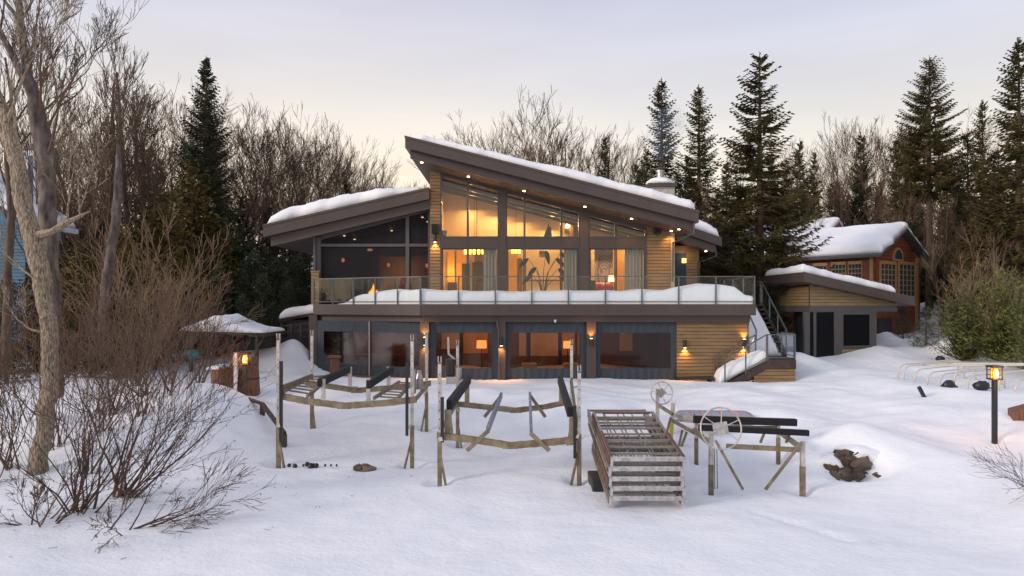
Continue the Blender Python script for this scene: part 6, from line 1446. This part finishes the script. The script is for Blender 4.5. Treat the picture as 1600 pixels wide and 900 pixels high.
# yellowish pine bushes
def pine_bush(px, pyt, pyb, Y, Rd, label, seed, n=10500):
    rng = random.Random(seed); c = P(px, pyb, Y); t = thing('pine_bush', (c.x, c.y, H(c.x, c.y)), label, 'pine bush'); h_ = zz(pyt, Y) - c.z; c.z = H(c.x, c.y); cr_ = MB(); h_ = zz(pyt, Y) - c.z
    st_ = MB()
    for i in range(60):
        a = rng.uniform(0, 6.28); f = rng.random(); el = rng.uniform(.1, 1.5); L = Rd * (.5 + .5 * rng.random()); e = c + Vector((math.cos(a) * math.cos(el) * L, math.sin(a) * math.cos(el) * L, .15 + math.sin(el) * h_ * rng.uniform(.5, 1.0)))
        st_.tube([c, c.lerp(e, .5) + Vector((0, 0, -.1)), e], [.03, .018, .008], 4)
        for j in range(int(n / 60)):
            u = rng.uniform(.15, 1.05); p = c.lerp(e, u) + Vector((rng.gauss(0, .13), rng.gauss(0, .13), rng.gauss(0, .12))); dd = ((e - c).normalized() * .5 + Vector((rng.gauss(0, .6), rng.gauss(0, .6), rng.uniform(0, 1)))).normalized(); s_ = dd.orthogonal().normalized() * .022; ln = rng.uniform(.13, .26)
            cr_.quad(p, p + dd * ln * .5 - s_ * .7, p + dd * ln, p + dd * ln * .5 + s_ * .7)
    st_.build('stems', M_BARK, t); cr_.build('foliage', M_YPINE, t)
pine_bush(1505, 430, 560, 29, 1.7, 'yellowish green pine bush behind the hoops, left one', 1); pine_bush(1565, 400, 575, 28, 2.1, 'yellowish green pine bush behind the hoops, taller right one', 2, 15000); pine_bush(1625, 420, 580, 26, 1.7, 'yellowish green pine bush cut off by the right edge', 3)
# ---- foreground trees at the left
def trunk_tree(name, label, cat, paths, m, limbs, seed, minr=.008, crown_m=None):
    """paths: list of [(px, py, Y, r)...]"""
    rng = random.Random(seed); p0 = P(*paths[0][0][:3]); t = thing(name, p0, label, cat); mb = MB()
    for pth in paths:
        pts = [P(a, b, Y_) for a, b, Y_, _ in pth]; rr = [q[3] for q in pth]; P2 = []; R2 = []
        for i in range(len(pts) - 1):
            for s in range(14):
                u = s / 14; q = pts[i].lerp(pts[i + 1], u); q += Vector((mnoise.noise(q * 1.3), 0, 0)) * rr[i] * .35; P2.append(q); R2.append((rr[i] + (rr[i + 1] - rr[i]) * u) * .86 * (1 + .10 * mnoise.noise(q * 3)))
        P2.append(pts[-1]); R2.append(rr[-1]); n0_ = len(mb.v); mb.tube(P2, R2, 26)
        for i in range(len(P2)):
            for j in range(26):
                k_ = n0_ + i * 26 + j; v = Vector(mb.v[k_]); o_ = v - P2[i]; g_ = abs(mnoise.noise(Vector((j * .9, v.z * 2.2, v.x)))) + .5 * abs(mnoise.noise(Vector((j * 2.1, v.z * 7, 3)))) ; mb.v[k_] = tuple(P2[i] + o_ * (1.1 - .36 * g_))
    mb.build('trunk', m, t, smooth=True)
    cr_ = MB()
    for (px_, py_, Y_, dx_, dz_, L, r_, dep) in limbs:
        branch(cr_, P(px_, py_, Y_), Vector((dx_, rng.uniform(-.3, .3), dz_)), L, r_, dep, rng, trop=.08, wig=.11, spread=.6, nch=(2, 4), minr=minr, segs=5, ratio=.64)
    cr_.build('crown', crown_m or m, t)
trunk_tree('old_leaning_tree', 'large pale barked leaning trunk with a broken limb at the left foreground', 'tree',
           [[(58, 745, 15.8, .24), (66, 690, 15.8, .21), (80, 600, 15.8, .20), (76, 520, 15.9, .20), (64, 440, 16, .21), (52, 385, 16, .23), (42, 335, 16, .21), (32, 285, 16, .20), (22, 235, 16.1, .19), (8, 180, 16.2, .15), (-18, 120, 16.3, .12)],
            [(56, 368, 16, .13), (80, 362, 15.8, .085), (100, 350, 15.7, .08), (125, 338, 15.6, .05), (140, 330, 15.6, .02)], [(20, 235, 16.1, .14), (0, 200, 16.1, .09), (-30, 170, 16.2, .06)]],
           M_BARKL, [(125, 338, 15.6, 0, 1, .9, .03, 4), (105, 348, 15.7, .3, 1, 1.0, .03, 4), (122, 330, 15.6, .6, .8, .8, .025, 4), (20, 235, 16, -.3, 1, 1.7, .06, 5), (10, 190, 16, .2, 1, 1.6, .05, 5), (0, 160, 16, -.4, 1, 1.5, .05, 4), (60, 440, 15.8, -.8, .5, 1.2, .03, 4), (70, 520, 15.8, -.9, .2, 1.0, .03, 4)], 301, .006)
trunk_tree('tall_forked_tree', 'tall grey forked tree rising behind the leaning pale trunk', 'tree',
           [[(84, 620, 19, .25), (82, 500, 19, .25), (78, 400, 19, .25), (74, 300, 19, .25), (68, 225, 19, .24), (57, 175, 19, .20), (48, 140, 19, .16), (42, 100, 19, .12), (36, 60, 19, .10), (30, 0, 19, .08), (26, -60, 19, .06)],
            [(52, 155, 19, .15), (38, 125, 18.9, .11), (20, 85, 18.8, .10), (6, 60, 18.7, .09), (-15, 25, 18.6, .07)], [(38, 70, 19, .09), (26, 25, 19.1, .065), (10, 5, 19.2, .05), (-10, -30, 19.2, .04)]],
           M_BARKG, [(66, 215, 19, .5, 1, 2.3, .06, 4), (62, 190, 19, .25, 1, 2.2, .05, 5), (70, 260, 19, .6, .9, 2.0, .05, 4), (45, 120, 19, .4, 1, 1.8, .045, 5), (30, 40, 19, .3, 1, 1.5, .04, 4), (20, 90, 18.9, -.5, 1, 1.6, .04, 4), (74, 320, 19, .7, .6, 1.5, .035, 4), (60, 180, 19, .9, .9, 1.8, .04, 5), (72, 290, 19, -.7, .7, 1.3, .03, 4), (0, 50, 18.7, .1, 1, 1.5, .04, 4)], 302, .006, M_TWIG)
trunk_tree('grey_dead_tree', 'mossy grey trunk with few twigs between the cedars at the left', 'tree',
           [[(160, 520, 23, .20), (166, 450, 23, .19), (174, 390, 23, .18), (182, 340, 23, .17), (184, 290, 23, .14), (186, 240, 23, .09), (184, 225, 23, .05)]], M_BARKG,
           [(184, 290, 23, -.5, .8, 1.3, .03, 4), (186, 250, 23, .3, 1, 1.5, .035, 4), (180, 335, 23, -.8, .5, 1.2, .03, 4), (186, 235, 23, -.1, 1, 1.6, .03, 4)], 303, .008, M_TWIG)
trunk_tree('thin_twin_tree', 'thin dark double stemmed tree at the far left edge', 'tree',
           [[(10, 560, 20, .14), (12, 430, 20, .13), (18, 330, 20, .11), (10, 230, 20, .08), (3, 150, 20, .05)], [(20, 340, 20, .09), (30, 240, 20, .07), (20, 170, 20, .05), (8, 90, 20, .03)]], M_BARK,
           [(12, 240, 20, .3, 1, 2, .04, 5), (25, 230, 20, .6, .8, 1.8, .04, 5), (15, 300, 20, -.6, .8, 1.8, .04, 5), (5, 170, 20, .2, 1, 1.8, .03, 4), (24, 190, 20, .4, 1, 1.5, .03, 4)], 304, .007, M_TWIG)
# labels that tell neighbours apart, in order across the picture
ORD = 'first second third fourth fifth sixth seventh eighth ninth tenth eleventh twelfth thirteenth fourteenth fifteenth sixteenth seventeenth eighteenth nineteenth twentieth'.split() + ['twenty-' + q for q in 'first second third fourth fifth sixth seventh eighth ninth'.split()] + ['thirtieth']
for grp, txt in (('leafless trees in the woods at the left', '{} leafless tree from the left among those left of the tall fir'), ('leafless woods behind the left roof wing', '{} leafless tree from the left between the tall fir and the roof'),
                 ('leafless trees beyond the red house', '{} leafless tree from the left in the woods beyond the red house'), ('brownish cedars in the left thicket', '{} brownish cedar from the left in the left thicket'),
                 ('dark evergreens in the woods behind the pavilion and red house', '{} dark evergreen from the left in the woods beyond the pavilion'), ('dark hemlocks left of the screened porch', '{} dark hemlock from the left under the left roof wing'),
                 ('leafless trees on the skyline above the roof', '{} leafless tree from the left on the skyline above the roof snow'), ('dark evergreens around the chimney spruces', '{} dark evergreen from the left filling in around the chimney spruces'),
                 ('dark evergreens among the leafless trees at the left', '{} dark evergreen from the left among the left leafless trees'), ('thin birch stems right of the chimney', '{} thin pale birch stem from the left just right of the chimney'), ('reddish bushes on the left bank', '{} reddish leafless bush from the left in the bank thicket'),
                 ('boulders of the exposed retaining wall', '{} brown grey boulder from the left in the exposed retaining wall'), ('small stones in a line below the left lift', '{} small dark stone from the left in the dotted line on snow')):
    def _key(o):
        if o.type == 'MESH': v = o.data.vertices[0].co; return v.x / v.y
        return o.location.x / o.location.y
    ms = sorted([o for o in C.objects if o.get('group') == grp and o.parent is None], key=_key)
    for i, o in enumerate(ms):
        if i < len(ORD): o['label'] = txt.format(ORD[i])
# chimney smoke: a thin drifting body of blue smoke
def smoke():
    m = bpy.data.materials.new('blue_smoke'); m.use_nodes = True; t = m.node_tree; t.nodes.clear(); N = t.nodes.new
    o = N('ShaderNodeOutputMaterial'); v = N('ShaderNodeVolumePrincipled'); v.inputs['Color'].default_value = (.38, .50, .72, 1); t.links.new(v.outputs[0], o.inputs['Volume'])
    co = N('ShaderNodeTexCoord'); n = N('ShaderNodeTexNoise'); n.inputs['Scale'].default_value = 1.6; n.inputs['Detail'].default_value = 4; n.inputs['Distortion'].default_value = 1.2; t.links.new(co.outputs['Object'], n.inputs['Vector'])
    mr = N('ShaderNodeMapRange'); mr.inputs['From Min'].default_value = .45; mr.inputs['From Max'].default_value = .75; mr.inputs['To Min'].default_value = 0; mr.inputs['To Max'].default_value = .55; t.links.new(n.outputs['Fac'], mr.inputs['Value']); t.links.new(mr.outputs[0], v.inputs['Density'])
    mb = MB(); pts = [P(1031, 262, 33.5), P(1034, 240, 33.6), P(1040, 215, 33.8), P(1048, 188, 34), P(1050, 165, 34.2)]; mb.tube(pts, [.2, .65, 1.0, 1.0, .3], 16); so_ = mb.build('chimney_smoke', m, smooth=True)
    tag(so_, 'faint blue smoke drifting up from the steel flue', 'smoke', kind='stuff'); m.cycles.volume_step_rate = 2.0 if hasattr(m.cycles, 'volume_step_rate') else 1
# twig litter fallen on the snow under the shrubs
rng = random.Random(9); lt = MB()
for i in range(260):
    a = rng.uniform(0, 6.28); d_ = abs(rng.gauss(0, 1.5)); x = -8.6 + d_ * math.cos(a) * 1.5 + .8; y = 13.9 + d_ * math.sin(a) * 1.1
    if y < 10.5: continue
    z = H(x, y) + .02; b = rng.uniform(0, 6.28); L = rng.uniform(.03, .16); lt.tube([(x, y, z), (x + math.cos(b) * L, y + math.sin(b) * L, z + rng.uniform(0, .03))], rng.uniform(.003, .006), 3)
tag(lt.build('twig_litter', M_TWIGR), 'fallen twigs and catkins on the snow around the alders', 'litter', kind='stuff')
smoke()
build_ground()
scene.cycles.volume_step_rate = 2.0
